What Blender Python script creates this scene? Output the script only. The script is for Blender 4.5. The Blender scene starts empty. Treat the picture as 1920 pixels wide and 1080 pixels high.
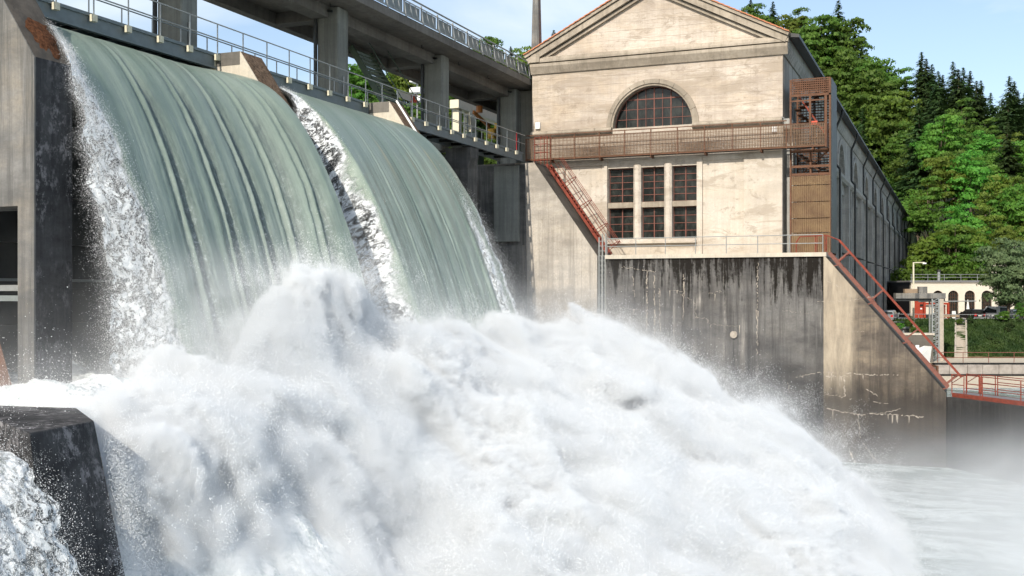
import bpy, bmesh, math, random
import numpy as np
from mathutils import Vector
random.seed(7)
RNG = np.random.default_rng(11)
SC = bpy.context.scene
COL = SC.collection

# ------------------------------------------------------------------ camera, sky, sun, exposure
YAW = math.radians(22.337)
FW = (-math.sin(YAW), math.cos(YAW)); RT = (math.cos(YAW), math.sin(YAW))
cd = bpy.data.cameras.new('camera'); cam = bpy.data.objects.new('camera', cd); COL.objects.link(cam)
cd.sensor_width = 36.0; cd.lens = 36.0 * 2020 / 1920; cd.clip_start = 0.5; cd.clip_end = 6000
cd.shift_y = 7.0 / 1920
cam.location = (0, 0, 0); cam.rotation_euler = (math.pi / 2, 0, YAW)
SC.camera = cam
SUN = Vector((-0.035, -0.82, 0.567)).normalized()
world = bpy.data.worlds.new('World'); SC.world = world; world.use_nodes = True
wn = world.node_tree.nodes; wl = world.node_tree.links
bg = wn['Background']; bg.inputs['Strength'].default_value = 0.12
sky = wn.new('ShaderNodeTexSky'); sky.sky_type = 'NISHITA'; sky.sun_disc = False
sky.sun_elevation = math.asin(SUN.z); sky.sun_rotation = math.atan2(SUN.x, SUN.y)
sky.air_density = 1.0; sky.dust_density = 1.2; sky.ozone_density = 1.5
# thin wisps of cloud, even over the whole sky
tc = wn.new('ShaderNodeTexCoord'); mp = wn.new('ShaderNodeMapping'); mp.inputs['Scale'].default_value = (1.6, 1.6, 6.0)
mp.inputs['Rotation'].default_value = (0.25, 0.1, 0.6)
nz = wn.new('ShaderNodeTexNoise'); nz.inputs['Scale'].default_value = 2.2; nz.inputs['Detail'].default_value = 8; nz.inputs['Distortion'].default_value = 0.6
rp = wn.new('ShaderNodeValToRGB'); rp.color_ramp.elements[0].position = 0.46; rp.color_ramp.elements[1].position = 0.74
rp.color_ramp.elements[0].color = (0.17, 0.17, 0.17, 1); rp.color_ramp.elements[1].color = (0.92, 0.92, 0.92, 1)
mx = wn.new('ShaderNodeMix'); mx.data_type = 'RGBA'; mx.inputs[7].default_value = (5.0, 5.6, 6.0, 1)
wl.new(tc.outputs['Generated'], mp.inputs['Vector']); wl.new(mp.outputs[0], nz.inputs['Vector']); wl.new(nz.outputs['Fac'], rp.inputs['Fac'])
wl.new(rp.outputs['Color'], mx.inputs[0]); wl.new(sky.outputs[0], mx.inputs[6]); wl.new(mx.outputs[2], bg.inputs['Color'])
sd = bpy.data.lights.new('sun', 'SUN'); sd.energy = 3.6; sd.angle = math.radians(0.53); sd.color = (1.0, 0.92, 0.80)
sun = bpy.data.objects.new('sun', sd); COL.objects.link(sun); sun.location = (-8, -82, 57)
sun.rotation_euler = (-SUN).to_track_quat('-Z', 'Y').to_euler()
SC.view_settings.view_transform = 'Standard'; SC.view_settings.look = 'None'
SC.view_settings.exposure = 0.6; SC.view_settings.gamma = 1.0; SC.view_settings.use_curve_mapping = False
SC.render.engine = 'CYCLES'
cy = SC.cycles
cy.use_denoising = True; cy.max_bounces = 8; cy.diffuse_bounces = 4; cy.glossy_bounces = 3; cy.transmission_bounces = 4
cy.transparent_max_bounces = 12; cy.volume_bounces = 6; cy.use_adaptive_sampling = True; cy.adaptive_threshold = 0.03; cy.caustics_reflective = False; cy.caustics_refractive = False
SC.render.film_transparent = False

# ------------------------------------------------------------------ helpers
WORLD_LOC = {}
CAM_SCALE = 1.0            # scale of the part being built about the camera at the origin
def vadd(a, b): return (a[0]+b[0], a[1]+b[1], a[2]+b[2])
class MB:
    def __init__(s): s.v = []; s.f = []; s.sm = []
    def add(s, vs, fs, smooth=False):
        o = len(s.v); s.v += [tuple(map(float, p)) for p in vs]; s.f += [tuple(i+o for i in f) for f in fs]; s.sm += [smooth]*len(fs); return s
    def box(s, x0, y0, z0, x1, y1, z1):
        x0, x1 = sorted((x0, x1)); y0, y1 = sorted((y0, y1)); z0, z1 = sorted((z0, z1))
        return s.add([(x0,y0,z0),(x1,y0,z0),(x1,y1,z0),(x0,y1,z0),(x0,y0,z1),(x1,y0,z1),(x1,y1,z1),(x0,y1,z1)],
                     [(0,3,2,1),(4,5,6,7),(0,1,5,4),(1,2,6,5),(2,3,7,6),(3,0,4,7)])
    def cbox(s, x0, y0, z0, x1, y1, z1, c=0.03):      # box with chamfered vertical and top edges
        return s.prism([(x0+c,y0),(x1-c,y0),(x1,y0+c),(x1,y1-c),(x1-c,y1),(x0+c,y1),(x0,y1-c),(x0,y0+c)], 'z', z0, z1)
    def prism(s, pts, axis, a, b):                    # polygon extruded along an axis; 'y': pts are (x,z); 'x': (y,z); 'z': (x,y)
        def P(p, t): return {'y': (p[0], t, p[1]), 'x': (t, p[0], p[1]), 'z': (p[0], p[1], t)}[axis]
        n = len(pts); ar = sum(pts[i][0]*pts[(i+1) % n][1]-pts[(i+1) % n][0]*pts[i][1] for i in range(n))
        if (ar > 0) == (axis == 'y'): pts = pts[::-1]
        vs = [P(p, b) for p in pts] + [P(p, a) for p in pts]
        if b < a: vs = vs[n:] + vs[:n]
        fs = [tuple(range(n)), tuple(range(2*n-1, n-1, -1))] + [(i+n, (i+1) % n+n, (i+1) % n, i) for i in range(n)]
        return s.add(vs, fs)
    def beam(s, p, q, w, h, up=(0, 0, 1)):
        p = Vector(p); q = Vector(q); d = (q-p).normalized(); u = Vector(up)
        if abs(d.dot(u)) > 0.99: u = Vector((0, 1, 0))
        r = d.cross(u).normalized(); u = r.cross(d).normalized(); vs = []
        for t in (p, q):
            for a, b in ((-1,-1),(1,-1),(1,1),(-1,1)): vs.append(t + r*(a*w/2) + u*(b*h/2))
        return s.add(vs, [(3,2,1,0),(4,5,6,7),(0,1,5,4),(1,2,6,5),(2,3,7,6),(3,0,4,7)])
    def tube(s, p, q, r, n=6, r2=None):
        p = Vector(p); q = Vector(q); d = (q-p).normalized(); u = Vector((0,0,1)) if abs(d.z) < 0.9 else Vector((1,0,0))
        a = d.cross(u).normalized(); b = d.cross(a); r2 = r if r2 is None else r2; vs = []
        for t, rr in ((p, r), (q, r2)):
            for i in range(n):
                g = 2*math.pi*i/n; vs.append(t + a*(rr*math.cos(g)) + b*(rr*math.sin(g)))
        return s.add(vs, [(i, i+n, (i+1) % n+n, (i+1) % n) for i in range(n)] + [tuple(range(n)), tuple(range(2*n-1, n-1, -1))], False)
    def path(s, pts, r, n=6):
        for a, b in zip(pts, pts[1:]): s.tube(a, b, r, n)
        return s
    def build(s, name, mat, parent=None, data=None):
        off = WORLD_LOC.get(parent.name, (0,0,0)) if parent else (0,0,0)
        me = bpy.data.meshes.new(name)
        me.from_pydata([(p[0]*CAM_SCALE-off[0], p[1]*CAM_SCALE-off[1], p[2]*CAM_SCALE-off[2]) for p in s.v], [], s.f)
        bm = bmesh.new(); bm.from_mesh(me); bmesh.ops.recalc_face_normals(bm, faces=bm.faces); bm.to_mesh(me); bm.free(); me.update()
        if any(s.sm): me.polygons.foreach_set('use_smooth', s.sm)
        if mat: me.materials.append(mat)
        o = bpy.data.objects.new(name, me); COL.objects.link(o)
        if parent: o.parent = parent
        WORLD_LOC[o.name] = off
        return o
def thing(name, label, cat, loc=(0,0,0), group=None):
    loc = tuple(v*CAM_SCALE for v in loc); o = bpy.data.objects.new(name, None); COL.objects.link(o); o.location = loc; o.empty_display_size = 0.3
    WORLD_LOC[o.name] = tuple(loc); o['label'] = label; o['category'] = cat
    if group: o['group'] = group
    return o
def tag(o, label=None, cat=None, group=None, kind=None):
    if label: o['label'] = label
    if cat: o['category'] = cat
    if group: o['group'] = group
    if kind: o['kind'] = kind
    return o
def kids(o): return [c for c in bpy.data.objects if c.parent == o]
def copy_tree(o, parent=None, loc=None, label=None):
    c = o.copy(); COL.objects.link(c)
    if parent is not None: c.parent = parent
    if loc is not None: c.location = loc
    if label: c['label'] = label
    for ch in list(o.children): copy_tree(ch, c)
    return c
def copy_piece(o, delta, parent):
    c = o.copy(); COL.objects.link(c); c.parent = parent
    c.location = tuple(o.location[i]+delta[i]*CAM_SCALE for i in range(3)); return c

# value noise for shaping the water
def _hash(ix, iy, iz, seed):
    h = (ix.astype(np.int64)*374761393 + iy.astype(np.int64)*668265263 + iz.astype(np.int64)*2147483647 + seed*1274126177) & 0xFFFFFFFF
    h = ((h ^ (h >> 13))*1274126177) & 0xFFFFFFFF
    h = ((h ^ (h >> 16))*2246822519) & 0xFFFFFFFF
    return ((h ^ (h >> 15)) & 0xFFFFFF).astype(np.float32)/float(0xFFFFFF)
def vnoise(x, y, z, seed=0):
    x = np.asarray(x, np.float32); y = np.asarray(y, np.float32); z = np.asarray(z, np.float32)
    xi, yi, zi = np.floor(x), np.floor(y), np.floor(z); fx, fy, fz = x-xi, y-yi, z-zi
    fx = fx*fx*(3-2*fx); fy = fy*fy*(3-2*fy); fz = fz*fz*(3-2*fz); r = 0
    for a in (0, 1):
        for b in (0, 1):
            for c in (0, 1):
                w = (fx if a else 1-fx)*(fy if b else 1-fy)*(fz if c else 1-fz)
                r = r + w*_hash(xi+a, yi+b, zi+c, seed)
    return r*2-1
def fbm(x, y, z, octaves=4, seed=0, gain=0.5):
    r = 0; a = 1.0; k = 1.0
    for i in range(octaves): r = r + a*vnoise(x*k+i*7.3, y*k+i*3.1, z*k-i*5.7, seed+i); a *= gain; k *= 2.03
    return r

# ------------------------------------------------------------------ materials
class NT:
    def __init__(s, name):
        s.m = bpy.data.materials.new(name); s.m.use_nodes = True; s.t = s.m.node_tree; s.n = s.t.nodes; s.l = s.t.links
        s.b = s.n['Principled BSDF']; s.out = s.n['Material Output']
    def node(s, ty, **kw):
        n = s.n.new(ty)
        for k, v in kw.items(): setattr(n, k, v)
        return n
    def set(s, inp, v):
        if hasattr(v, 'is_output') or hasattr(v, 'links') and not isinstance(v, (int, float, tuple)): s.l.new(v, inp)
        elif v is not None: inp.default_value = v
    def pos(s, scale=(1,1,1), rot=(0,0,0)):
        g = s.node('ShaderNodeNewGeometry'); m = s.node('ShaderNodeMapping')
        m.inputs['Scale'].default_value = scale; m.inputs['Rotation'].default_value = rot
        s.l.new(g.outputs['Position'], m.inputs['Vector']); return m.outputs[0]
    def noise(s, vec, scale=1.0, detail=4, rough=0.55, dist=0.0):
        n = s.node('ShaderNodeTexNoise'); s.l.new(vec, n.inputs['Vector']); n.inputs['Scale'].default_value = scale
        n.inputs['Detail'].default_value = detail; n.inputs['Roughness'].default_value = rough; n.inputs['Distortion'].default_value = dist
        return n.outputs['Fac']
    def ramp(s, fac, a, b, lo=0.0, hi=1.0):
        n = s.node('ShaderNodeMapRange'); n.inputs[1].default_value = a; n.inputs[2].default_value = b
        n.inputs[3].default_value = lo; n.inputs[4].default_value = hi; s.l.new(fac, n.inputs[0]); return n.outputs[0]
    def math(s, op, a, b=None):
        n = s.node('ShaderNodeMath', operation=op)
        s.set(n.inputs[0], a)
        if b is not None: s.set(n.inputs[1], b)
        return n.outputs[0]
    def mix(s, fac, a, b, mode='MIX'):
        n = s.node('ShaderNodeMix', data_type='RGBA', blend_type=mode)
        s.set(n.inputs[0], fac); s.set(n.inputs[6], a if not isinstance(a, tuple) else (*a[:3], 1)); s.set(n.inputs[7], b if not isinstance(b, tuple) else (*b[:3], 1))
        return n.outputs[2]
    def bump(s, h, strength=0.3, dist=0.02, normal=None):
        n = s.node('ShaderNodeBump'); n.inputs['Strength'].default_value = strength; n.inputs['Distance'].default_value = dist
        s.l.new(h, n.inputs['Height'])
        if normal is not None: s.l.new(normal, n.inputs['Normal'])
        return n.outputs[0]
    def fin(s, color=None, rough=0.8, normal=None, metallic=0.0, spec=0.3):
        s.set(s.b.inputs['Base Color'], color if not isinstance(color, tuple) else (*color[:3], 1)); s.set(s.b.inputs['Roughness'], rough)
        s.b.inputs['Metallic'].default_value = metallic; s.b.inputs['Specular IOR Level'].default_value = spec
        if normal is not None: s.l.new(normal, s.b.inputs['Normal'])
        return s.m
def sepz(k, axis='Z'):
    g = k.node('ShaderNodeNewGeometry'); x = k.node('ShaderNodeSeparateXYZ'); k.l.new(g.outputs['Position'], x.inputs[0]); return x.outputs[axis]
def concrete(name, base, dark, warm=None, boards=0.0, streak=0.5, blotch=0.5, board_h=0.55, top=None, seed=0.0, bumpk=0.5, fine=0.35, streaks2=None, wet=None, band=None, mottle=None, patches=None):
    """weathered shuttered concrete: board courses, rain streaks, blotches, pores"""
    k = NT(name)
    p = k.pos((1, 1, 1)); c = base
    big = k.ramp(k.noise(k.pos((0.22, 0.22, 0.5)), 1.0, 7, 0.68), 0.42, 0.60)
    c = k.mix(k.math('MULTIPLY', big, blotch), base, dark)
    if warm: c = k.mix(k.ramp(k.noise(k.pos((0.35, 0.35, 0.9)), 1.0, 4, 0.65, 0.4), 0.45, 0.75, 0, 0.7), c, warm)
    st = k.ramp(k.noise(k.pos((2.6, 2.6, 0.10)), 1.0, 7, 0.72), 0.46, 0.63)
    c = k.mix(k.math('MULTIPLY', st, streak), c, dark)
    st2 = k.ramp(k.noise(k.pos((5.0, 5.0, 0.22)), 1.0, 6, 0.7), 0.54, 0.66)
    c = k.mix(k.math('MULTIPLY', st2, streak*0.45), c, tuple(min(1, v*1.35) for v in base))
    h = k.noise(p, 9.0, 6, 0.7)
    c = k.mix(k.ramp(h, 0.35, 0.7, 0, fine), c, tuple(v*0.55 for v in base), 'MIX')
    nrm = k.bump(h, bumpk, 0.03)
    if boards:
        z = sepz(k); wob = k.math('MULTIPLY', k.math('SUBTRACT', k.noise(k.pos((0.25, 0.25, 0.4)), 1.0, 2), 0.5), 0.30)
        zz = k.math('DIVIDE', k.math('ADD', z, wob), board_h)
        fr = k.math('FRACT', zz); line = k.ramp(fr, 0.0, 0.07, 1.0, 0.0)
        rnd = k.node('ShaderNodeTexWhiteNoise', noise_dimensions='1D'); k.l.new(k.math('FLOOR', zz), rnd.inputs['W'])
        brk = k.ramp(k.noise(k.pos((0.5, 0.5, 3.0)), 1.0, 4, 0.7), 0.42, 0.62)
        c = k.mix(k.math('MULTIPLY', k.math('MULTIPLY', line, brk), boards*0.8), c, dark)
        c = k.mix(k.math('MULTIPLY', rnd.outputs['Value'], boards*0.30), c, dark)
        grain = k.noise(k.pos((0.8, 0.8, 26.0)), 1.0, 4, 0.65)
        c = k.mix(k.ramp(grain, 0.5, 0.72, 0, boards*0.55), c, dark)
        nrm = k.bump(k.math('ADD', k.math('MULTIPLY', line, -1.0), grain), 0.45*boards, 0.03, nrm)
    if band:                                           # sunlit strip put into the colour down one edge: (x from, x to)
        x = sepz(k, 'X'); wob = k.math('MULTIPLY', k.math('SUBTRACT', k.noise(k.pos((1.5, 1.5, 0.25)), 1.0, 5, 0.7), 0.5), 1.6)
        bm_ = k.ramp(k.math('ADD', x, wob), band[1]-0.5, band[1]+0.2, 1.0, 0.0); c = k.mix(k.math('MULTIPLY', bm_, k.ramp(k.noise(k.pos((2.0, 2.0, 0.3)), 1.0, 6, 0.7), 0.30, 0.62, 0.25, 1.0)), c, (0.40, 0.34, 0.26))
    if patches:                                        # repaired and damp patches, wide and low
        pn = k.noise(k.pos((0.28, 0.28, 1.1)), 1.0, 7, 0.74, 0.6); c = k.mix(k.ramp(pn, 0.51, 0.59, 0, 0.8), c, patches)
        pn = k.noise(k.pos((0.9, 0.9, 1.3)), 1.0, 7, 0.78, 0.3); c = k.mix(k.ramp(pn, 0.55, 0.62, 0, 0.6), c, tuple(v*0.8 for v in patches))
    if streaks2:                                       # white lime runs
        s2 = k.ramp(k.noise(k.pos((1.9, 1.9, 0.05)), 1.0, 6, 0.75), 0.57, 0.66); s3 = k.ramp(k.noise(k.pos((0.5, 0.5, 0.45)), 1.0, 4, 0.7), 0.45, 0.6)
        c = k.mix(k.math('MULTIPLY', k.math('MULTIPLY', s2, s3), 0.75), c, streaks2)
    if mottle:                                         # pale lichen and lime in patches
        m_ = k.math('MULTIPLY', k.ramp(k.noise(k.pos((1, 1, 0.7)), 4.5, 8, 0.8), 0.50, 0.60), k.ramp(k.noise(k.pos((1, 1, 0.5)), 0.8, 4, 0.6), 0.40, 0.60)); c = k.mix(k.math('MULTIPLY', m_, 0.8), c, mottle)
    if wet:                                            # splash zone kept dark by the water
        z = sepz(k); wz = k.math('ADD', z, k.math('MULTIPLY', k.math('SUBTRACT', k.noise(k.pos((1.1, 1.1, 0.35)), 1.0, 6, 0.7), 0.5), 3.4))
        c = k.mix(k.ramp(wz, wet[0], wet[1], 0.85, 0.0), c, tuple(v*0.42 for v in dark))
    if top:                                            # growth and soot hanging down from a ledge: (z of the ledge, depth, colour)
        z = sepz(k)
        d = k.ramp(z, top[0]-top[1], top[0], 0.0, 1.0)
        n1 = k.noise(k.pos((3.2, 3.2, 0.22)), 1.0, 6, 0.72); n2 = k.noise(p, 5.0, 6, 0.75)
        m = k.ramp(k.math('ADD', k.math('MULTIPLY', d, 0.60), k.math('ADD', k.math('MULTIPLY', k.ramp(n1, 0.38, 0.64), 0.42), k.math('MULTIPLY', n2, 0.42))), 0.76, 0.92)
        c = k.mix(m, c, top[2])
    return k.fin(c, 0.9, nrm, spec=0.2)
def plain(name, color, rough=0.6, metallic=0.0, var=0.25, scale=6.0, dirt=None, spec=0.4, bump=0.15):
    k = NT(name); n = k.noise(k.pos(), scale, 5, 0.65)
    c = k.mix(k.ramp(n, 0.35, 0.7, 0, var), color, dirt or tuple(v*0.45 for v in color))
    return k.fin(c, rough, k.bump(n, bump, 0.02), metallic, spec)
def leafmat(name, col, col2, trans=0.35):
    k = NT(name); oi = k.node('ShaderNodeObjectInfo')
    n = k.noise(k.pos(), 0.45, 3, 0.6)
    c = k.mix(k.ramp(n, 0.35, 0.68), col, col2)
    hs = k.node('ShaderNodeHueSaturation'); k.l.new(c, hs.inputs['Color'])
    k.l.new(k.ramp(oi.outputs['Random'], 0, 1, 0.485, 0.52), hs.inputs['Hue']); k.l.new(k.ramp(oi.outputs['Random'], 0, 1, 0.75, 1.25), hs.inputs['Value'])
    k.b.inputs['Roughness'].default_value = 0.6; k.b.inputs['Specular IOR Level'].default_value = 0.25; k.l.new(hs.outputs[0], k.b.inputs['Base Color'])
    tr = k.node('ShaderNodeBsdfTranslucent'); k.l.new(hs.outputs[0], tr.inputs['Color'])
    ms = k.node('ShaderNodeMixShader'); ms.inputs[0].default_value = trans
    k.l.new(k.b.outputs[0], ms.inputs[1]); k.l.new(tr.outputs[0], ms.inputs[2]); k.l.new(ms.outputs[0], k.out.inputs['Surface'])
    return k.m
def glassmat(name, tint=(0.012, 0.014, 0.013), rough=0.08):
    k = NT(name); n = k.noise(k.pos((1.3, 1.3, 0.7)), 2.0, 4, 0.7)
    c = k.mix(k.ramp(n, 0.45, 0.75, 0, 0.8), tint, (0.05, 0.055, 0.05))
    b = k.bump(k.noise(k.pos(), 1.2, 2), 0.05, 0.02)
    return k.fin(c, k.ramp(n, 0.3, 0.8, rough, rough+0.25), b, 0.0, 0.3)
M = {}
M['facade'] = concrete('facade_concrete', (0.61, 0.54, 0.465), (0.28, 0.225, 0.175), (0.58, 0.465, 0.335), boards=0.85, streak=0.28, blotch=0.62, patches=(0.33, 0.275, 0.215))
M['facade_plain'] = concrete('facade_smooth', (0.60, 0.545, 0.475), (0.36, 0.31, 0.25), (0.58, 0.50, 0.39), boards=0.2, streak=0.34, blotch=0.6, patches=(0.36, 0.31, 0.25))
M['trim'] = concrete('trim_stone', (0.41, 0.355, 0.285), (0.15, 0.125, 0.095), None, boards=0.0, streak=0.5, blotch=0.6)
M['side'] = concrete('side_concrete', (0.44, 0.43, 0.40), (0.15, 0.155, 0.15), None, boards=0.3, streak=0.7, blotch=0.5)
M['river_wall'] = concrete('river_wall_concrete', (0.165, 0.160, 0.154), (0.040, 0.038, 0.038), (0.195, 0.183, 0.168), streak=1.0, wet=(-6.5, -2.8), blotch=0.85, top=(2.3, 4.6, (0.012, 0.010, 0.008)), fine=0.6, streaks2=(0.42, 0.39, 0.35))
M['slope_wall'] = concrete('slope_wall_concrete', (0.50, 0.455, 0.395), (0.20, 0.18, 0.155), (0.52, 0.455, 0.365), streak=0.65, blotch=0.8, fine=0.55, wet=(-2.6, 0.4))
M['buttress'] = concrete('buttress_concrete', (0.20, 0.168, 0.135), (0.065, 0.056, 0.050), (0.36, 0.29, 0.21), streak=0.85, blotch=0.95, fine=0.55, wet=(-6.0, -3.6), band=(-6.75, -5.0))
M['dark_slope'] = concrete('mossy_slope', (0.12, 0.105, 0.09), (0.045, 0.04, 0.034), None, streak=0.5, blotch=0.7)
M['pier'] = concrete('pier_concrete', (0.225, 0.222, 0.215), (0.072, 0.073, 0.073), (0.31, 0.27, 0.21), streak=0.95, blotch=0.7, fine=0.5)
M['pier_wet'] = concrete('wet_pier_concrete', (0.075, 0.075, 0.078), (0.012, 0.012, 0.014), None, streak=0.7, blotch=1.0, fine=0.9, mottle=(0.27, 0.26, 0.27))
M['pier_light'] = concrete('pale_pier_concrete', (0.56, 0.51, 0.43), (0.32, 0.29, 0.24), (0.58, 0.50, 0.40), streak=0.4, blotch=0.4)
M['bridge'] = concrete('bridge_concrete', (0.19, 0.175, 0.155), (0.07, 0.065, 0.058), None, streak=0.4, blotch=0.6, boards=0.25)
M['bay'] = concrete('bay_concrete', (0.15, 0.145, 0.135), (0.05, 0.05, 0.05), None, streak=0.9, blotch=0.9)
M['column'] = concrete('column_concrete', (0.235, 0.24, 0.215), (0.105, 0.108, 0.098), None, streak=0.6, blotch=0.4)
k = NT('moss'); n = k.noise(k.pos(), 7.0, 7, 0.8)
M['moss'] = k.fin(k.mix(k.ramp(n, 0.35, 0.65), (0.055, 0.038, 0.026), (0.24, 0.165, 0.115)), 0.95, k.bump(n, 1.0, 0.08), spec=0.1)
k = NT('rust_moss'); n = k.noise(k.pos(), 9.0, 7, 0.8)
M['rust_moss'] = k.fin(k.mix(k.ramp(n, 0.35, 0.65), (0.035, 0.017, 0.010), (0.20, 0.085, 0.042)), 0.95, k.bump(n, 1.0, 0.08), spec=0.1)
M['rust'] = plain('rusty_steel', (0.15, 0.075, 0.045), 0.8, 0.0, 0.6, 4.0, (0.06, 0.034, 0.024), spec=0.2)
M['rust_mesh'] = plain('rusty_mesh', (0.20, 0.135, 0.09), 0.8, 0.0, 0.6, 3.0, (0.10, 0.062, 0.042), spec=0.2)
M['rust_ochre'] = plain('ochre_rust_sheet', (0.20, 0.135, 0.075), 0.8, 0.0, 0.8, 1.2, (0.11, 0.065, 0.042), spec=0.2)
M['red_steel'] = plain('red_lead_steel', (0.24, 0.052, 0.032), 0.75, 0.0, 0.7, 5.0, (0.085, 0.032, 0.024), spec=0.2)
M['red_light'] = plain('faded_red_steel', (0.21, 0.088, 0.068), 0.75, 0.0, 0.6, 5.0, (0.10, 0.05, 0.04), spec=0.2)
M['galv'] = plain('galvanised_steel', (0.31, 0.325, 0.32), 0.45, 0.3, 0.3, 8.0)
M['galv_dark'] = plain('dull_galvanised_steel', (0.24, 0.27, 0.27), 0.5, 0.3, 0.3, 8.0)
M['beam'] = plain('grey_painted_girder', (0.16, 0.19, 0.20), 0.55, 0.1, 0.4, 3.0)
M['gate'] = plain('dark_gate_steel', (0.035, 0.037, 0.036), 0.5, 0.2, 0.5, 3.0)
M['green_steel'] = plain('green_painted_steel', (0.055, 0.085, 0.055), 0.5, 0.1, 0.3, 5.0)
M['cream'] = plain('cream_paint', (0.62, 0.58, 0.44), 0.6, 0.0, 0.25, 3.0)
M['yellow'] = plain('yellow_paint', (0.70, 0.42, 0.05), 0.5, 0.0, 0.2, 4.0)
M['orange'] = plain('orange_paint', (0.50, 0.19, 0.05), 0.5, 0.0, 0.3, 4.0)
M['white'] = plain('white_paint', (0.75, 0.76, 0.75), 0.5, 0.0, 0.15, 4.0)
M['black'] = plain('black_paint', (0.015, 0.015, 0.016), 0.35, 0.0, 0.2, 4.0)
M['silver'] = plain('silver_paint', (0.32, 0.34, 0.36), 0.3, 0.6, 0.1, 4.0)
M['grey'] = plain('grey_paint', (0.20, 0.20, 0.20), 0.6, 0.0, 0.3, 4.0)
M['rubber'] = plain('rubber', (0.02, 0.02, 0.02), 0.9)
M['red_door'] = plain('red_door_paint', (0.34, 0.045, 0.02), 0.5, 0.0, 0.3, 2.0)
M['lamp_red'] = plain('red_lens', (0.55, 0.02, 0.02), 0.3)
M['sign_red'] = plain('red_sign', (0.62, 0.07, 0.03), 0.5)
M['wood'] = plain('weathered_timber', (0.30, 0.22, 0.15), 0.85, 0.0, 0.5, 6.0)
M['step'] = plain('stair_stone', (0.42, 0.37, 0.31), 0.9, 0.0, 0.4, 3.0)
M['stone'] = plain('bank_stone', (0.36, 0.33, 0.30), 0.9, 0.0, 0.6, 1.2, (0.13, 0.115, 0.105), bump=0.6)
M['plaster'] = plain('cream_plaster', (0.66, 0.60, 0.50), 0.9, 0.0, 0.2, 0.8, (0.48, 0.43, 0.35))
M['asphalt'] = plain('asphalt', (0.10, 0.10, 0.10), 0.95, 0.0, 0.3, 2.0)
M['sand'] = plain('pale_gravel', (0.50, 0.44, 0.35), 0.95, 0.0, 0.3, 3.0)
M['tile'] = plain('clay_tile', (0.50, 0.20, 0.10), 0.8, 0.0, 0.5, 5.0, (0.30, 0.13, 0.075))
M['glass'] = glassmat('dark_glass')
M['glass_side'] = glassmat('side_glass', (0.012, 0.014, 0.015), 0.45)
M['bark'] = plain('bark', (0.14, 0.11, 0.08), 0.95, 0.0, 0.5, 5.0)
M['efflo'] = plain('lime_bloom', (0.44, 0.39, 0.33), 0.95, 0.0, 0.9, 5.0, (0.17, 0.145, 0.12))
M['cloth'] = plain('white_canvas', (0.78, 0.78, 0.75), 0.9, 0.0, 0.15, 2.0)
M['soil'] = plain('forest_floor', (0.030, 0.045, 0.018), 1.0, 0.0, 0.5, 0.4)
M['leaf_mid'] = leafmat('leaf_mid_green', (0.050, 0.115, 0.016), (0.115, 0.190, 0.028))
M['leaf_olive'] = leafmat('leaf_olive', (0.088, 0.140, 0.016), (0.150, 0.205, 0.030))
M['leaf_bright'] = leafmat('leaf_bright_green', (0.060, 0.175, 0.020), (0.125, 0.25, 0.034))
M['leaf_pale'] = leafmat('leaf_pale_green', (0.085, 0.13, 0.055), (0.15, 0.195, 0.09))
M['ivy'] = leafmat('ivy_leaf', (0.018, 0.040, 0.010), (0.050, 0.080, 0.020), 0.2)
M['needle'] = leafmat('spruce_needle', (0.030, 0.062, 0.018), (0.058, 0.100, 0.028), 0.25)
k = NT('bank_grass'); n = k.noise(k.pos(), 0.9, 7, 0.75)
gc = k.mix(k.ramp(n, 0.35, 0.65), (0.014, 0.032, 0.008), (0.045, 0.075, 0.018)); gz = k.ramp(sepz(k), -8.0, -5.6, 1.0, 0.0)
gc = k.mix(k.math('MULTIPLY', gz, k.ramp(k.noise(k.pos(), 0.3, 5, 0.7), 0.35, 0.6)), gc, (0.17, 0.12, 0.075))
M['grass'] = k.fin(gc, 0.95, k.bump(n, 1.0, 0.3), spec=0.1)
# ================================================================== the powerhouse
CAM_SCALE = 1.058  # powerhouse, wall and rails moved back by enlarging them about the camera
YF = 62.2; XL, XR = -24.2, -9.0; XC = -16.6; ZB = 2.1; ZS = 9.80; ZE = 14.5; ZA = 18.35; YEND = 257.0
ph = thing('powerhouse', 'long beige concrete powerhouse with gabled front and arched lunette window', 'power station', (XC, YF, ZB))
def arc(cx, cz, r, a0, a1, n): return [(cx+r*math.cos(a0+(a1-a0)*i/n), cz+r*math.sin(a0+(a1-a0)*i/n)) for i in range(n+1)]
AC = -16.58; AR = 2.42
ring = arc(AC, ZS, AR, math.pi, 0, 28)
b = MB()
b.prism([(XL, ZS), (AC-AR, ZS)] + ring[1:-1] + [(AC+AR, ZS), (XR, ZS), (XR, ZE-0.12), (XC, ZA-0.12), (XL, ZE-0.12)], 'y', YF, YF+0.7)
b.build('gable_wall', M['facade'], ph)
# lower front: piers and panels around the three window bays
ZW0, ZW1 = 3.12, 7.40
b = MB()
b.box(XL, YF, ZW1, XR, YF+0.7, ZS-0.003)
b.box(XL, YF, -6, XR, YF+0.7, ZW0)
b.box(XL, YF, ZW0, -19.30, YF+0.7, ZW1); b.box(-13.90, YF, ZW0, XR, YF+0.7, ZW1)
b.build('lower_wall', M['facade_plain'], ph)
b = MB()                                             # raised panels and corner pilasters
b.box(-19.62, YF-0.16, ZB, -19.32, YF, 7.9); b.box(-13.88, YF-0.16, ZB, -13.55, YF, 7.9)
b.box(-11.16, YF-0.17, ZB, XR+0.003, YF, 8.0); b.box(XL, YF-0.17, ZB, -22.0, YF, 8.0)
b.box(-22.0, YF-0.10, 7.62, -19.62, YF, 7.9); b.box(-13.55, YF-0.10, 7.62, -11.16, YF, 7.9)
b.build('raised_panelling', M['facade_plain'], ph)['kind'] = 'stuff'
b = MB()                                             # sill under the window bays
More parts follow.
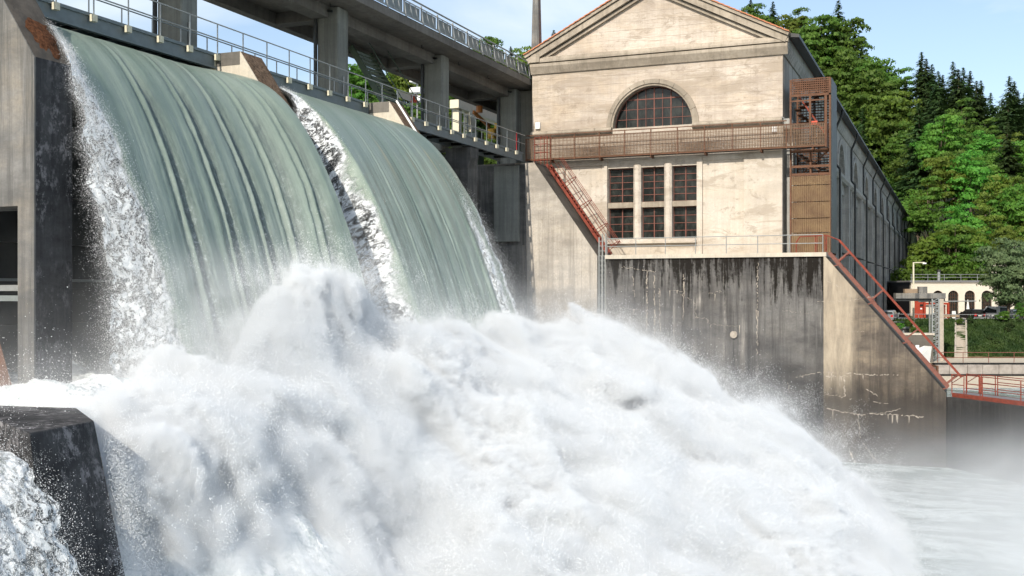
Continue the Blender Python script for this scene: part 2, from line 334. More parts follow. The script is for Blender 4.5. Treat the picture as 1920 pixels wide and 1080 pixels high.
b.prism([(YF-0.30, 2.86), (YF-0.30, 2.98), (YF-0.02, ZW0+0.03), (YF-0.02, 2.86)], 'x', -19.32, -13.88); b.build('window_sill', M['facade_plain'], ph)
def octo(cx, y0, w, d, c): return [(cx-w/2, y0+d), (cx-w/2, y0+c), (cx-w/2+c, y0), (cx+w/2-c, y0), (cx+w/2, y0+c), (cx+w/2, y0+d)]
mul = MB().prism(octo(-17.47, YF-0.20, 0.46, 0.75, 0.12), 'z', 2.95, 7.55).build('mullion', M['facade_plain'], ph)
copy_piece(mul, (1.87, 0, 0), ph)
BAYS = [(-19.30, -17.70), (-17.24, -15.83), (-15.37, -13.90)]
tr = []
for x0, x1 in BAYS: MB().box(x0, YF+0.02, 5.02, x1, YF+0.5, 5.34).build('transom', M['trim'], ph)
def window(x0, x1, z0, z1, rows, dark_top=False):
    fr = MB(); y = YF+0.34
    fr.box(x0, y, z0, x0+0.035, y+0.08, z1); fr.box(x1-0.035, y, z0, x1, y+0.08, z1); fr.box(x0+0.035, y, z0, x1-0.035, y+0.08, z0+0.04); fr.box(x0+0.035, y, z1-0.04, x1-0.035, y+0.08, z1)
    xm = (x0+x1)/2; fr.box(xm-0.026, y-0.012, z0+0.06, xm+0.026, y+0.07, z1-0.06)
    h = (z1-z0-0.12)/rows
    for i in range(1, rows): zz = z0+0.06+h*i; fr.box(x0+0.035, y+0.004, zz-0.016, x1-0.035, y+0.066, zz+0.016)
    w = fr.build('window', M['red_light'], ph)
    for i in range(rows):
        for a, c in ((x0+0.036, xm-0.027), (xm+0.027, x1-0.036)):
            t = random.uniform(-0.012, 0.012); z = z0+0.06+h*i
            MB().add([(a, y+0.05+t, z), (c, y+0.05-t, z), (c, y+0.05-t, z+h), (a, y+0.05+t, z+h)], [(0,1,2,3)]).build('pane', M['glass'], w)
    return w
for x0, x1 in BAYS:
    window(x0, x1, 5.34, 7.40, 5); window(x0, x1, ZW0, 5.02, 4)
MB().box(-19.3, YF+0.66, ZW0, -13.9, YF+0.72, ZW1).build('blind_backing', M['black'], ph)
# arched window, its ring of stones and the string course
def clip(poly, cl):
    out = poly
    for i in range(len(cl)):
        a, c = cl[i], cl[(i+1) % len(cl)]; inp, out = out, []
        if not inp: return []
        side = lambda p: (c[0]-a[0])*(p[1]-a[1])-(c[1]-a[1])*(p[0]-a[0])
        for j in range(len(inp)):
            p, q = inp[j], inp[(j+1) % len(inp)]; sp, sq = side(p), side(q)
            if sp >= 0: out.append(p)
            if sp*sq < 0:
                t = sp/(sp-sq); out.append((p[0]+(q[0]-p[0])*t, p[1]+(q[1]-p[1])*t))
    return out
disc = arc(AC, ZS+0.02, AR-0.08, 0, math.pi, 28)
wb = MB(); y = YF+0.46
oo = arc(AC, ZS, AR+0.02, math.pi, 0, 28); ii = arc(AC, ZS, AR-0.045, math.pi, 0, 28)
for i in range(28): wb.prism([oo[i], oo[i+1], ii[i+1], ii[i]], 'y', y, y+0.09)
wb.box(AC-AR+0.08, y, ZS, AC+AR-0.08, y+0.09, ZS+0.07)
vx = [-2.42, -1.72, -1.02, -0.51, 0, 0.51, 1.02, 1.72, 2.42]; vz = [0.04, 0.55, 1.14, 1.72, 2.42]
for x in vx[1:-1]:
    top = math.sqrt((AR-0.07)**2-x*x); w = 0.03 if x in (-1.02, 0, 1.02) else 0.014
    wb.box(AC+x-w, y+0.01, ZS+0.07, AC+x+w, y+0.075, ZS+top)
for z in vz[1:-1]:
    half = math.sqrt((AR-0.07)**2-z*z); w = 0.03 if z == 1.72 else 0.014
    wb.box(AC-half, y+0.016, ZS+z-w, AC+half, y+0.07, ZS+z+w)
aw = wb.build('arched_window', M['red_light'], ph)
for i in range(8):
    for j in range(4):
        pl = clip([(AC+vx[i], ZS+vz[j]), (AC+vx[i+1], ZS+vz[j]), (AC+vx[i+1], ZS+vz[j+1]), (AC+vx[i], ZS+vz[j+1])], disc)
        if len(pl) >= 3:
            t = random.uniform(-0.01, 0.01)
            MB().add([(p[0], y+0.055+t*(p[0]-AC), p[1]) for p in pl], [tuple(range(len(pl)))]).build('pane', M['glass'], aw)
MB().box(AC-2.5, YF+0.68, ZS-0.05, AC+2.5, YF+0.74, ZS+2.5).build('blind_backing', M['black'], ph)
STN = 9
for i in range(STN):                                  # the arch's voussoirs, joints left open
    a0 = math.pi - math.pi*i/STN - 0.004; a1 = math.pi - math.pi*(i+1)/STN + 0.004
    o_ = arc(AC, ZS, AR+0.38, a0, a1, 6); i_ = arc(AC, ZS, AR-0.01, a0, a1, 6); m_ = arc(AC, ZS, AR+0.12, a0, a1, 6)
    sb = MB().prism(o_ + m_[::-1], 'y', YF-0.12, YF+0.06); sb.prism(m_ + i_[::-1], 'y', YF-0.05, YF+0.34)
    sb.build('arch_stone', M['trim'], ph)
SC_ = [(YF+0.0, 9.44), (YF-0.12, 9.46), (YF-0.28, 9.58), (YF-0.34, 9.70), (YF-0.28, 9.82), (YF-0.10, 9.90), (YF+0.0, 9.90)]
def course(x0, x1, n):
    for i in range(n):
        a = x0+(x1-x0)*i/n; c = x0+(x1-x0)*(i+1)/n
        MB().prism(SC_, 'x', a+0.008, c-0.008).build('string_course_stone', M['trim'], ph)
course(XL, AC-AR-0.02, 5); course(AC+AR+0.02, XR+0.02, 5)
# horizontal cornice, its dark groove and the pediment
b = MB()
b.prism([(YF, 13.42), (YF-0.10, 13.42), (YF-0.16, 13.56), (YF-0.30, 13.84), (YF-0.30, 14.02), (YF, 14.02)], 'x', XL-0.05, XR+0.30)
b.prism([(YF, 14.08), (YF-0.36, 14.08), (YF-0.36, 14.20), (YF-0.22, 14.42), (YF, 14.42)], 'x', XL-0.08, XR+0.36)
b.prism([(YF, 14.02), (YF-0.12, 14.02), (YF-0.12, 14.08), (YF, 14.08)], 'x', XL, XR+0.1)
b.build('cornice', M['trim'], ph)
def rake(sx):
    b = MB()
    x_e = XL-0.30 if sx < 0 else XR+0.36; s = (ZA-ZE)/(XC-XL)
    d = Vector((XC-x_e, 0, abs(XC-x_e)*s)); n = Vector((-d.z, 0, d.x)).normalized() if sx < 0 else Vector((d.z, 0, -d.x)).normalized()
    A = Vector((x_e, 0, ZE-0.10)); B = A+d
    def band(y0, y1, h0, h1, cut=0.0):
        q = [A+n*h0, B+n*h0, B+n*h1, A+n*h1]; q[1].x = q[2].x = XC; q[1].z = A.z+d.z+h0*abs(d.length/d.x); q[2].z = A.z+d.z+h1*abs(d.length/d.x)
        if sx > 0: q = q[::-1]
        b.prism([(p.x, p.z) for p in q], 'y', y0, y1)
    band(YF-0.52, YF+0.05, -0.02, 0.16); band(YF-0.40, YF+0.05, -0.40, -0.05); band(YF-0.20, YF+0.05, -0.62, -0.46); band(YF-0.26, YF+0.05, -0.05, -0.02); band(YF-0.08, YF+0.05, -0.46, -0.40)
    b.build('raking_cornice', M['trim'], ph)
    L = d.length; nt = 24; u = d.normalized()
    for i in range(nt):                               # verge tiles along the gable edge
        p = A + n*0.165 + u*(L*i/nt); q = A + n*0.165 + u*(L*(i+1.18)/nt)
        j = random.uniform(-0.015, 0.015)
        MB().beam((p.x, YF-0.18+j, p.z+0.05), (q.x, YF-0.18+j, q.z+0.015), 0.86, 0.055, n).build('verge_tile', M['tile'], ph)
rake(-1); rake(1)
b = MB(); s = (ZA-ZE)/(XC-XL)
for x_e, sg in ((XL-0.5, 1), (XR+0.5, -1)):
    z0 = ZE-0.12
    q = [(x_e, z0), (XC, ZA+0.13), (XC, ZA+0.33), (x_e, z0+0.2)]
    b.prism(q if sg > 0 else q[::-1], 'y', YF+0.26, YEND+0.4)
b.build('roof', M['tile'], ph)
MB().box(XL+0.1, YF+0.7, -6, XL+0.7, YEND, ZE-0.2).build('far_wall', M['side'], ph)
MB().box(XL+0.7, YEND-0.7, -10, XR-0.7, YEND, ZE-0.2).build('end_wall', M['side'], ph)
# long side wall towards the tailwater: bays of 14 m, each a lunette over a tall window
b = MB(); up = MB(); LC = [67.6+14*i for i in range(14)]
edges = [YF+0.7] + [c+7 for c in LC[:-1]] + [YEND]
for i, c in enumerate(LC):
    y0, y1 = edges[i], edges[i+1]; h = 2.75
    rg = arc(c, ZS, h, math.pi, 0, 16)
    pts = [(y0, ZS), (c-h, ZS)] + rg[1:-1] + [(c+h, ZS), (y1, ZS), (y1, ZE-0.1), (y0, ZE-0.1)]
    up.prism(pts, 'x', XR-0.7, XR)
    w = 3.25; b.box(XR-0.7, y0, -10, XR, y1, 1.6) if i == 0 else b.box(XR-0.7, y0, -10, XR, y1, -3.6)
    zb = 1.6 if i == 0 else -3.6
    b.box(XR-0.7, y0, 8.4, XR, y1, ZS); b.box(XR-0.7, y0, zb, XR, c-w, 8.4); b.box(XR-0.7, c+w, zb, XR, y1, 8.4)
b.build('side_wall', M['side'], ph); up.build('side_upper_wall', M['side'], ph)
for i, c in enumerate(LC):
    y0, y1 = edges[i], edges[i+1]; h = 2.75; n = 16
    fr = MB(); o_ = arc(c, ZS, h+0.02, 0, math.pi, n); i_ = arc(c, ZS, h-0.14, 0, math.pi, n)
    for q in range(n): fr.prism([o_[q], o_[q+1], i_[q+1], i_[q]], 'x', XR-0.46, XR-0.34)
    for t in (-1.6, -0.55, 0.55, 1.6): fr.box(XR-0.45, c+t-0.05, ZS, XR-0.36, c+t+0.05, ZS+math.sqrt(h*h-t*t)-0.05)
    for t in (0.9, 1.8): fr.box(XR-0.44, c-math.sqrt(h*h-t*t)+0.05, ZS+t-0.04, XR-0.37, c+math.sqrt(h*h-t*t)-0.05, ZS+t+0.04)
    w_ = fr.build('arched_window', M['grey'], ph)
    MB().prism(arc(c, ZS, h, 0, math.pi, n), 'x', XR-0.52, XR-0.47).build('pane', M['glass_side'], w_)
    ar = MB(); o_ = arc(c, ZS, h+0.45, math.pi, 0, n); i_ = arc(c, ZS, h-0.005, math.pi, 0, n)
    for q in range(n): ar.prism([o_[q], o_[q+1], i_[q+1], i_[q]], 'x', XR-0.06, XR+0.12)
    ar.build('arch_surround', M['side'], ph)
    zb = 1.6 if i == 0 else -3.6
    fr = MB()
    for t in (-3.25, -1.08, 1.08, 3.25): fr.box(XR-0.36, c+t-0.14, zb, XR-0.12, c+t+0.14, 8.4)
    for z in [zb+1.15*q for q in range(1, int((8.4-zb)/1.15)+1)]:
        fr.box(XR-0.42, c-3.1, z-0.05, XR-0.34, c+3.1, z+0.05)
    w_ = fr.build('tall_window', M['side'], ph)
    MB().box(XR-0.55, c-3.25, zb, XR-0.45, c+3.25, 8.4).build('pane', M['glass_side'], w_)
    pb = MB()
    for t in (-3.75, 3.75): pb.box(XR, c+t-0.42, -9.9, XR+0.42, c+t+0.42, 9.25)
    if i: pb.box(XR, c-7+0.5, -9.9, XR+0.25, c-7+1.1, 9.25)
    pb.build('side_pilaster', M['side'], ph)
    MB().prism([(XR, 3.2), (XR+0.95, 3.02), (XR+0.95, 3.10), (XR, 3.38)], 'y', c-1.6, c+1.6).build('window_hood', M['gate'], ph)
    if i < 13:
        yp = c+7; dp = MB(); dp.path([(XR+0.80, yp, ZE-0.1), (XR+0.80, yp, ZE-0.45), (XR+0.30, yp, 12.9), (XR+0.30, yp, ZS+0.3), (XR+0.62, yp, ZS-0.1), (XR+0.62, yp, -3.4)], 0.10, 6)
        dp.build('drain_pipe', M['gate'], ph)
b = MB()
b.prism([(XR, 13.42), (XR+0.10, 13.42), (XR+0.16, 13.56), (XR+0.30, 13.84), (XR+0.30, 14.42), (XR, 14.42)], 'y', YF-0.02, YEND)
b.prism([(XR, 9.25), (XR+0.32, 9.25), (XR+0.50, 9.45), (XR+0.50, 9.70), (XR+0.30, 9.84), (XR, 9.84)], 'y', YF+0.3, YEND)
b.build('side_cornice', M['side'], ph)
MB().prism([(XR+0.36, 14.36), (XR+0.92, 14.30), (XR+0.92, 14.48), (XR+0.36, 14.60)], 'y', YF-0.1, YEND+0.3).build('gutter', M['gate'], ph)
MB().cbox(-23.95, YF-0.16, 10.05, -23.65, YF, 10.45, 0.02).build('junction_box', M['white'], ph)
MB().cbox(-9.62, YF-0.10, 9.02, -9.30, YF, 9.36, 0.02).build('junction_box', M['white'], ph)
pl = MB().box(XL+0.05, YF-0.42, 14.10, XL+0.62, YF+0.3, 14.62).build('corner_block', M['trim'], ph)
# concrete mast behind the corner
MB().add(*(lambda: ([(-24.6,63.0,14.4),(-24.05,63.0,14.4),(-24.05,63.55,14.4),(-24.6,63.55,14.4),(-24.44,63.15,22),(-24.2,63.15,22),(-24.2,63.4,22),(-24.44,63.4,22)],
        [(0,3,2,1),(4,5,6,7),(0,1,5,4),(1,2,6,5),(2,3,7,6),(3,0,4,7)]))()).build('mast', M['pier'])
tag(bpy.data.objects['mast'], 'tapering bare concrete mast standing at the corner of the gable', 'mast')

# ================================================================== the river wall under the powerhouse
Y1 = 59.3
rw = thing('river_wall', 'dark streaked concrete retaining wall under the powerhouse front', 'retaining wall', (-12, Y1, -11))
b = MB(); b.box(-18.55, Y1, -11.5, -6.45, YF, ZB-0.22); b.build('wall', M['river_wall'], rw)
MB().box(-18.55, Y1-0.12, ZB-0.22, -6.30, YF-0.02, ZB).build('coping', M['pier_light'], rw)
b = MB().prism([(-23.0, -11.5), (-19.06, -11.5), (-19.06, 2.08), (-23.0, 7.7)], 'y', Y1, YF-0.02)
b.v.clear(); b.f.clear(); b.sm.clear()
sl = MB(); sl.add([(-23.0,Y1,-11.5),(-19.06,Y1,-11.5),(-19.06,Y1,2.08),(-23.0,Y1,7.7),(-23.0,YF-0.02,-11.5),(-19.06,YF-0.02,-11.5),(-19.06,YF-0.02,2.08),(-23.0,YF-0.02,7.7)],
    [(0,1,2,3),(7,6,5,4),(0,3,7,4),(1,5,6,2)]); sl.build('sloping_wall', M['slope_wall'], rw)
MB().add([(-19.06,Y1,2.083),(-19.06,YF-0.02,2.083),(-23.0,YF-0.02,7.703),(-23.0,Y1,7.703)], [(0,1,2,3)]).build('slope_face', M['dark_slope'], rw)
MB().box(-24.2, Y1+0.02, -11.5, -23.003, YF-0.02, 7.62).build('shoulder', M['slope_wall'], rw)
MB().box(-19.055, Y1+0.55, -11.5, -18.553, YF-0.1, 2.0).build('ladder_recess', M['pier_wet'], rw)
bt = MB(); ZT = 1.98
P0 = [(-6.44, -11.5), (-0.4, -11.5), (-0.4, -5.17), (-6.44, ZT)]
bt.add([(x, Y1-0.10, z) for x, z in P0] + [(x, YF+1.5, z) for x, z in P0], [(0,1,2,3),(7,6,5,4),(1,5,6,2),(0,3,7,4)])
bt.build('buttress', M['buttress'], rw)
MB().add([(-0.4,Y1-0.10,-5.165),(-0.4,YF+1.5,-5.165),(-6.44,YF+1.5,ZT+0.005),(-6.44,Y1-0.10,ZT+0.005)], [(0,1,2,3)]).build('buttress_slope_face', M['dark_slope'], rw)
MB().add([(-0.395, Y1-0.1, -11.5), (-0.395, 62.5, -11.5), (-0.395, 62.5, -5.18), (-0.395, Y1-0.1, -5.18)], [(0,1,2,3)]).build('end_face', M['river_wall'], rw)
b = MB(); a = Vector((-0.39, Y1+0.1, 0)); d_ = Vector((16, -18.0, 0)); nn = Vector((0.747, 0.664, 0))*1.6
q = [a, a+d_, a+d_+nn, a+nn]
b.add([(p.x, p.y, -11.5) for p in q] + [(p.x, p.y, -5.38) for p in q], [(0,3,2,1),(4,5,6,7),(0,1,5,4),(1,2,6,5),(2,3,7,6),(3,0,4,7)]); b.build('guide_wall', M['river_wall'], rw)
# lime bloom along the cracks: thin crusts standing a few millimetres proud
def crack(mb, pts, w, yy, wob=0.05, branch=0.0):
    full = []
    for (xa, za), (xb, zb) in zip(pts, pts[1:]):
        n = max(3, int(math.hypot(xb-xa, zb-za)/0.07))
        for i in range(n): t = i/n; full.append((xa+(xb-xa)*t+random.gauss(0, wob*0.6), za+(zb-za)*t+random.gauss(0, wob*0.6)))
    full.append(pts[-1])
    for i, (p, q) in enumerate(zip(full, full[1:])):
        if random.random() < 0.2: continue
        dx, dz = q[0]-p[0], q[1]-p[1]; L = math.hypot(dx, dz)+1e-6; e0 = w*random.uniform(0.08, 0.8); e1 = w*random.uniform(0.08, 0.8); nx, nz_ = -dz/L, dx/L
        mb.add([(p[0]-nx*e0, yy, p[1]-nz_*e0), (q[0]-nx*e1, yy, q[1]-nz_*e1), (q[0]+nx*e1, yy, q[1]+nz_*e1), (p[0]+nx*e0, yy, p[1]+nz_*e0)], [(0,1,2,3)])
        if branch and random.random() < branch: mb.add([(p[0], yy, p[1]), (p[0]+0.05, yy, p[1]), (p[0]+0.03, yy, p[1]-random.uniform(0.15, 0.6)), (p[0]+0.01, yy, p[1]-random.uniform(0.1, 0.5))], [(0,1,2,3)])
yb = Y1-0.104
cb = MB()
for pts, w, br in (
    ([(-7.9,-4.6),(-7.0,-4.35),(-6.4,-4.25)], .03, 0), ([(-6.4,-4.25),(-5.0,-4.3),(-3.6,-4.35),(-2.7,-4.3)], .042, .12), ([(-8.3,-4.9),(-8.2,-5.5)], .03, 0), ([(-6.3,-4.5),(-5.2,-4.45)], .06, .25), ([(-5.4,-4.5),(-5.35,-5.5)], .06, 0),
    ([(-6.3,-5.45),(-5.0,-5.6)], .03, 0), ([(-6.3,-6.2),(-4.7,-6.45),(-3.6,-6.35),(-1.2,-6.45)], .05, .1), ([(-4.7,-6.45),(-4.6,-7.6),(-4.2,-8.3),(-3.7,-8.9)], .035, 0), ([(-3.6,-6.35),(-2.6,-6.05)], .03, 0), ([(-5.1,-8.4),(-4.9,-8.9),(-4.4,-9.4)], .10, .3),
    ([(-6.3,0.6),(-5.3,0.1),(-4.9,-0.5)], .022, 0), ([(-6.9,-0.5),(-5.5,-0.5),(-3.9,-0.25)], .02, 0), ([(-6.3,-2.0),(-4.4,-2.1)], .015, 0), ([(-4.3,-5.1),(-3.7,-5.45)], .03, 0), ([(-3.9,-5.75),(-3.2,-5.8)], .03, 0), ([(-5.9,1.0),(-5.4,0.8)], .02, 0)):
    crack(cb, pts, w*0.85, yb, 0.045, br)
for pts, w in (([(-16.1,1.2),(-16.1,-2.3)], .10), ([(-15.7,0.9),(-15.65,-2.4)], .09), ([(-15.4,0.2),(-15.35,-2.4)], .05), ([(-16.9,0.9),(-16.85,-0.3)], .05), ([(-14.0,1.0),(-14.05,-1.6)], .06), ([(-9.9,1.6),(-9.95,-3.4)], .05), ([(-17.6,1.4),(-15.6,1.15)], .05),
    ([(-17.8,-.9),(-16.6,-1.0)], .03), ([(-14.2,-.2),(-13.4,-.5),(-13.3,-1.4)], .03), ([(-15.0,0.1),(-13.9,0.0)], .02), ([(-12.6,-0.1),(-11.6,0.1)], .02), ([(-12.4,-1.8),(-10.9,-1.9)], .025), ([(-13.4,-1.4),(-12.7,-1.5),(-12.4,-2.0)], .03), ([(-8.6,-1.0),(-7.2,-1.2)], .02)):
    crack(cb, pts, w*0.55, Y1-0.004, 0.05, 0.04)
for pts, w in (([(-22.7,4.3),(-21.8,4.2),(-20.9,4.35)], .035), ([(-22.3,2.9),(-21.0,2.95),(-20.4,3.1),(-20.0,2.7)], .03), ([(-20.4,1.2),(-19.3,1.2)], .025), ([(-22.0,0.6),(-22.05,-0.6)], .05), ([(-21.4,-0.2),(-21.3,-1.4)], .05), ([(-21.6,-0.9),(-19.6,-1.15)], .03), ([(-22.7,-1.5),(-19.6,-1.6)], .025), ([(-22.8,5.9),(-22.0,5.8)], .02)):
    crack(cb, pts, w*0.7, Y1-0.004, 0.05, 0.08)
o = cb.build('lime_crust', M['efflo'], rw); o['kind'] = 'stuff'
MB().tube((-11.2, Y1-0.14, -2.35), (-11.2, Y1+0.1, -2.35), 0.2, 10).build('drain_stub', M['efflo'], rw)

# ================================================================== walkway along the front
CAM_SCALE = 1.068; YFB = YF; YF = YFB*1.058/1.068  # walkway gets its own enlargement about the camera; gable plane stays put
YW = 60.8; ZD = 8.0
wk = thing('walkway', 'rusty steel walkway with slatted mesh balustrade across the powerhouse front', 'walkway', (XC, YW, ZD))
MB().box(-24.1, YW+0.06, ZD-0.05, -6.5, YF-0.18, ZD+0.05).build('deck', M['gate'], wk)
b = MB(); b.box(-24.1, YW, ZD-0.06, -6.48, YW+0.055, ZD+0.02)
for x in (-22.5, -19.4, -16.3, -13.15, -10.0, -7.2): b.box(x-0.05, YW+0.06, ZD-0.2, x+0.05, YF-0.18, ZD-0.06)
b.build('edge_beam', M['rust'], wk)
PX = [-24.05, -22.49, -20.95, -19.40, -17.85, -16.28, -14.72, -13.15, -11.58, -10.01, -8.58, -6.50]
proto = {}
for a, c in zip(PX, PX[1:]):
    if a < -22.6: a2 = -23.55
    pb = MB(); n = int(round((c-a-0.08)/0.088)); st = (c-a-0.08)/n
    for i in range(n):
        x = a+0.04+st*(i+0.5); pb.add([(x-0.025, YW-0.012, ZD+0.02), (x, YW-0.034, ZD+0.02), (x+0.025, YW-0.012, ZD+0.02), (x-0.025, YW-0.012, ZD+1.22), (x, YW-0.034, ZD+1.22), (x+0.025, YW-0.012, ZD+1.22)], [(0,1,4,3),(1,2,5,4),(2,0,3,5)])
    for z in (0.04, 0.24, 0.44, 0.64, 0.84, 1.04, 1.20): pb.box(a+0.03, YW-0.008, ZD+z-0.012, c-0.03, YW, ZD+z+0.012)
    pb.build('mesh_panel', M['rust_mesh'], wk)
for x in PX: MB().box(x-0.028, YW-0.05, ZD-0.1, x+0.028, YW+0.02, ZD+1.27 if x in (PX[0], PX[-1], PX[-2]) else ZD+1.46).build('post', M['rust'], wk)
b = MB(); b.box(PX[0], YW-0.03, ZD+1.42, -8.58, YW+0.02, ZD+1.47); b.box(PX[0], YW-0.04, ZD+1.225, PX[-1], YW, ZD+1.262)
b.build('handrail', M['rust'], wk)
b = MB(); b.beam((-8.58, YW-0.01, ZD+1.45), (-8.9, YF-0.4, ZD+1.75), 0.04, 0.04); b.build('brace', M['galv'], wk)
MB().box(-6.50, YW+0.02, ZD-0.1, -6.44, YF+0.1, ZD+1.24).build('end_panel', M['rust'], wk)

CAM_SCALE = 1.058; YF = YFB
# ================================================================== stair tower of rusted perforated sheet
tw = thing('stair_tower', 'rust brown perforated steel stair tower at the powerhouse corner', 'stair tower', (-7.5, YF, ZB))
tx0, tx1, ty0, ty1 = -8.62, -6.38, YF+0.02, YF+2.9
for x, y in ((tx0, ty0), (tx1-0.1, ty0), (tx0, ty1), (tx1-0.1, ty1)): MB().box(x, y, ZB, x+0.10, y+0.10, 11.95).build('corner_post', M['rust'], tw)
def corrugated(name, x0, x1, z0, z1, y, mat, holes=False):
    pb = MB(); n = max(4, int((x1-x0)/0.115)); st = (x1-x0)/n
    for i in range(n):
        a = x0+st*i; pts = [(a, y), (a+st*0.28, y), (a+st*0.40, y-0.05), (a+st*0.88, y-0.05), (a+st, y)]
        for (xa, ya), (xb, yb_) in zip(pts, pts[1:]): pb.add([(xa, ya, z0), (xb, yb_, z0), (xb, yb_, z1), (xa, ya, z1)], [(0,1,2,3)])
    return pb.build(name, mat, tw)
zc = [2.12, 3.30, 4.12, 5.05, 5.98, 6.52]
for z0, z1 in zip(zc, zc[1:]): corrugated('corrugated_panel', tx0+0.11, tx1-0.02, z0+0.02, z1-0.02, ty0+0.03, M['rust_ochre'])
def lattice(x0, x1, z0, z1, y, axis='x', px=0.10, pz=0.12):
    pb = MB(); n = int((x1-x0)/px)
    for i in range(n+1):
        x = x0+(x1-x0)*i/n
        pb.box(x-0.018, y, z0, x+0.018, y+0.02, z1) if axis == 'x' else pb.box(y, x-0.018, z0, y+0.02, x+0.018, z1)
    m = int((z1-z0)/pz)
    for j in range(m+1):
        z = z0+(z1-z0)*j/m
        pb.box(x0, y+0.022, z-0.03, x1, y+0.032, z+0.03) if axis == 'x' else pb.box(y+0.022, x0, z-0.03, y+0.032, x1, z+0.03)
    return pb
lattice(tx0+0.1, tx1-0.3, 11.10, 11.95, ty0+0.02).build('head_screen', M['rust'], tw)
lattice(tx1-0.28, tx1-0.02, 11.10, 11.95, ty0+0.02).build('head_screen', M['rust'], tw)
lattice(tx0+0.05, tx1, 2.2, 11.9, ty1+0.02, 'x', 0.16, 0.16).build('back_screen', M['rust'], tw)
MB().box(tx1-0.03, ty0+0.12, 2.2, tx1+0.04, ty1, 11.95).build('side_sheet', M['gate'], tw)
MB().box(tx0+0.12, ty0+0.2, 11.80, tx1-0.05, ty1-0.02, 11.86).build('roof_sheet', M['rust'], tw)
b = MB()
b.box(tx0+0.1, ty0, 10.98, tx1, ty0+0.08, 11.08); b.box(-7.56, ty0+0.005, 8.1, -7.44, ty0+0.09, 11.0); b.box(-6.72, ty0+0.005, 8.1, -6.58, ty0+0.09, 11.0)
b.box(tx0+0.1, ty0+0.01, 10.70, -6.72, ty0+0.06, 10.78)
b.build('door_frame', M['rust'], tw)
MB().beam((-8.1, ty0+0.35, 10.98), (-6.75, ty0+0.35, 8.9), 0.09, 0.09).build('brace', M['red_steel'], tw)
MB().box(tx0+0.12, ty0+0.4, 9.22, -6.6, ty0+0.44, 9.27).build('inner_rail', M['red_steel'], tw)
MB().box(-7.42, ty0-0.03, 9.36, -7.10, ty0-0.01, 9.56).build('warning_plate', M['sign_red'], tw)
b = MB()
for z in (6.6, 7.05, 7.9): b.box(tx0+0.1, ty0+0.08, z-0.07, tx1-0.1, ty0+0.18, z+0.07)
b.beam((-8.0, ty0+0.5, 6.65), (-6.6, ty0+0.5, 7.9), 0.08, 0.08); b.beam((-8.3, ty0+0.6, 7.8), (-6.9, ty0+0.6, 6.7), 0.08, 0.08); b.box(-7.55, ty0+0.2, 6.6, -7.45, ty0+0.3, 7.9)
b.build('truss', M['rust'], tw)
for f_ in range(8):
    sb = MB()
    zb0 = 2.3+f_*1.15
    for i in range(7): sb.box(tx0+0.2+(tx1-tx0-0.5)*i/7, ty0+(0.5 if f_ % 2 else 1.6), zb0+(i if f_ % 2 else 6-i)*0.165, tx0+0.2+(tx1-tx0-0.5)*(i+1.2)/7, ty0+(1.4 if f_ % 2 else 2.5), zb0+(i if f_ % 2 else 6-i)*0.165+0.035)
    sb.build('stair_flight', M['rust'], tw)

YWL = Y1+0.4
# ================================================================== ladders and rails on the wall
def slope_pt(t, off=0.0): return (-23.0+3.94*t+0.83*off, 7.7-5.62*t+0.57*off)
ld = thing('caged_ladder', 'red steel ladder with hooped cage climbing the sloping wall', 'ladder', (-21, YF-1.1, 5))
ya, yb_ = YF-1.55, YF-0.85
for yy in (ya, yb_):
    b = MB(); p, q = slope_pt(0.03, 0.25), slope_pt(1.0, 0.25); b.beam((p[0], yy, p[1]), (q[0], yy, q[1]), 0.07, 0.16)
    b.build('stringer', M['red_steel'], ld)
for i in range(26):
    p = slope_pt(0.05+0.93*i/25, 0.22); MB().beam((p[0], ya, p[1]), (p[0], yb_, p[1]), 0.16, 0.04).build('rung', M['red_steel'], ld)
for t in (0.27, 0.52, 0.77, 0.96):
    pts = []
    for i in range(13):
        g = math.pi*i/12; o_ = 0.25+0.95*math.sin(g); p = slope_pt(t, o_); pts.append((p[0], (ya+yb_)/2-0.42*math.cos(g), p[1]))
    MB().path(pts, 0.022, 5).build('hoop', M['red_steel'], ld)
for i in range(1, 6):
    g = math.pi*i/6; o_ = 0.25+0.95*math.sin(g); p, q = slope_pt(0.05, o_), slope_pt(0.98, o_); yy = (ya+yb_)/2-0.42*math.cos(g)
    MB().tube((p[0], yy, p[1]), (q[0], yy, q[1]), 0.016, 5).build('cage_bar', M['red_steel'], ld)
b = MB()
for x in (-22.95, -22.55, -22.15):
    for yy in (YWL-0.35, YWL+0.25): b.tube((x, yy, 7.5), (x, yy, 9.15), 0.022, 5)
for z in (7.75, 8.2, 8.7, 9.1): b.path([(-22.95, YWL+0.25, z), (-22.95, YWL-0.35, z), (-22.15, YWL-0.35, z), (-22.15, YWL+0.25, z)], 0.022, 5)
b.build('gate_cage', M['red_steel'], ld)
gl = thing('vertical_ladder', 'grey galvanised ladder running down the wall into the spray', 'ladder', (-18.8, Y1+0.2, -3))
for x in (-19.0, -18.80, -18.60): MB().box(x-0.03, Y1+0.16, -5.5, x+0.03, Y1+0.24, 3.35 if x > -18.9 else 3.15).build('rail', M['galv'], gl)
for i in range(30): MB().box(-19.0, Y1+0.18, -5.2+i*0.28-0.015, -18.6, Y1+0.215, -5.2+i*0.28+0.015).build('rung', M['galv'], gl)
MB().box(-18.98, Y1+0.42, -5.5, -18.62, Y1+0.46, 2.1).build('back_plate', M['galv'], gl)
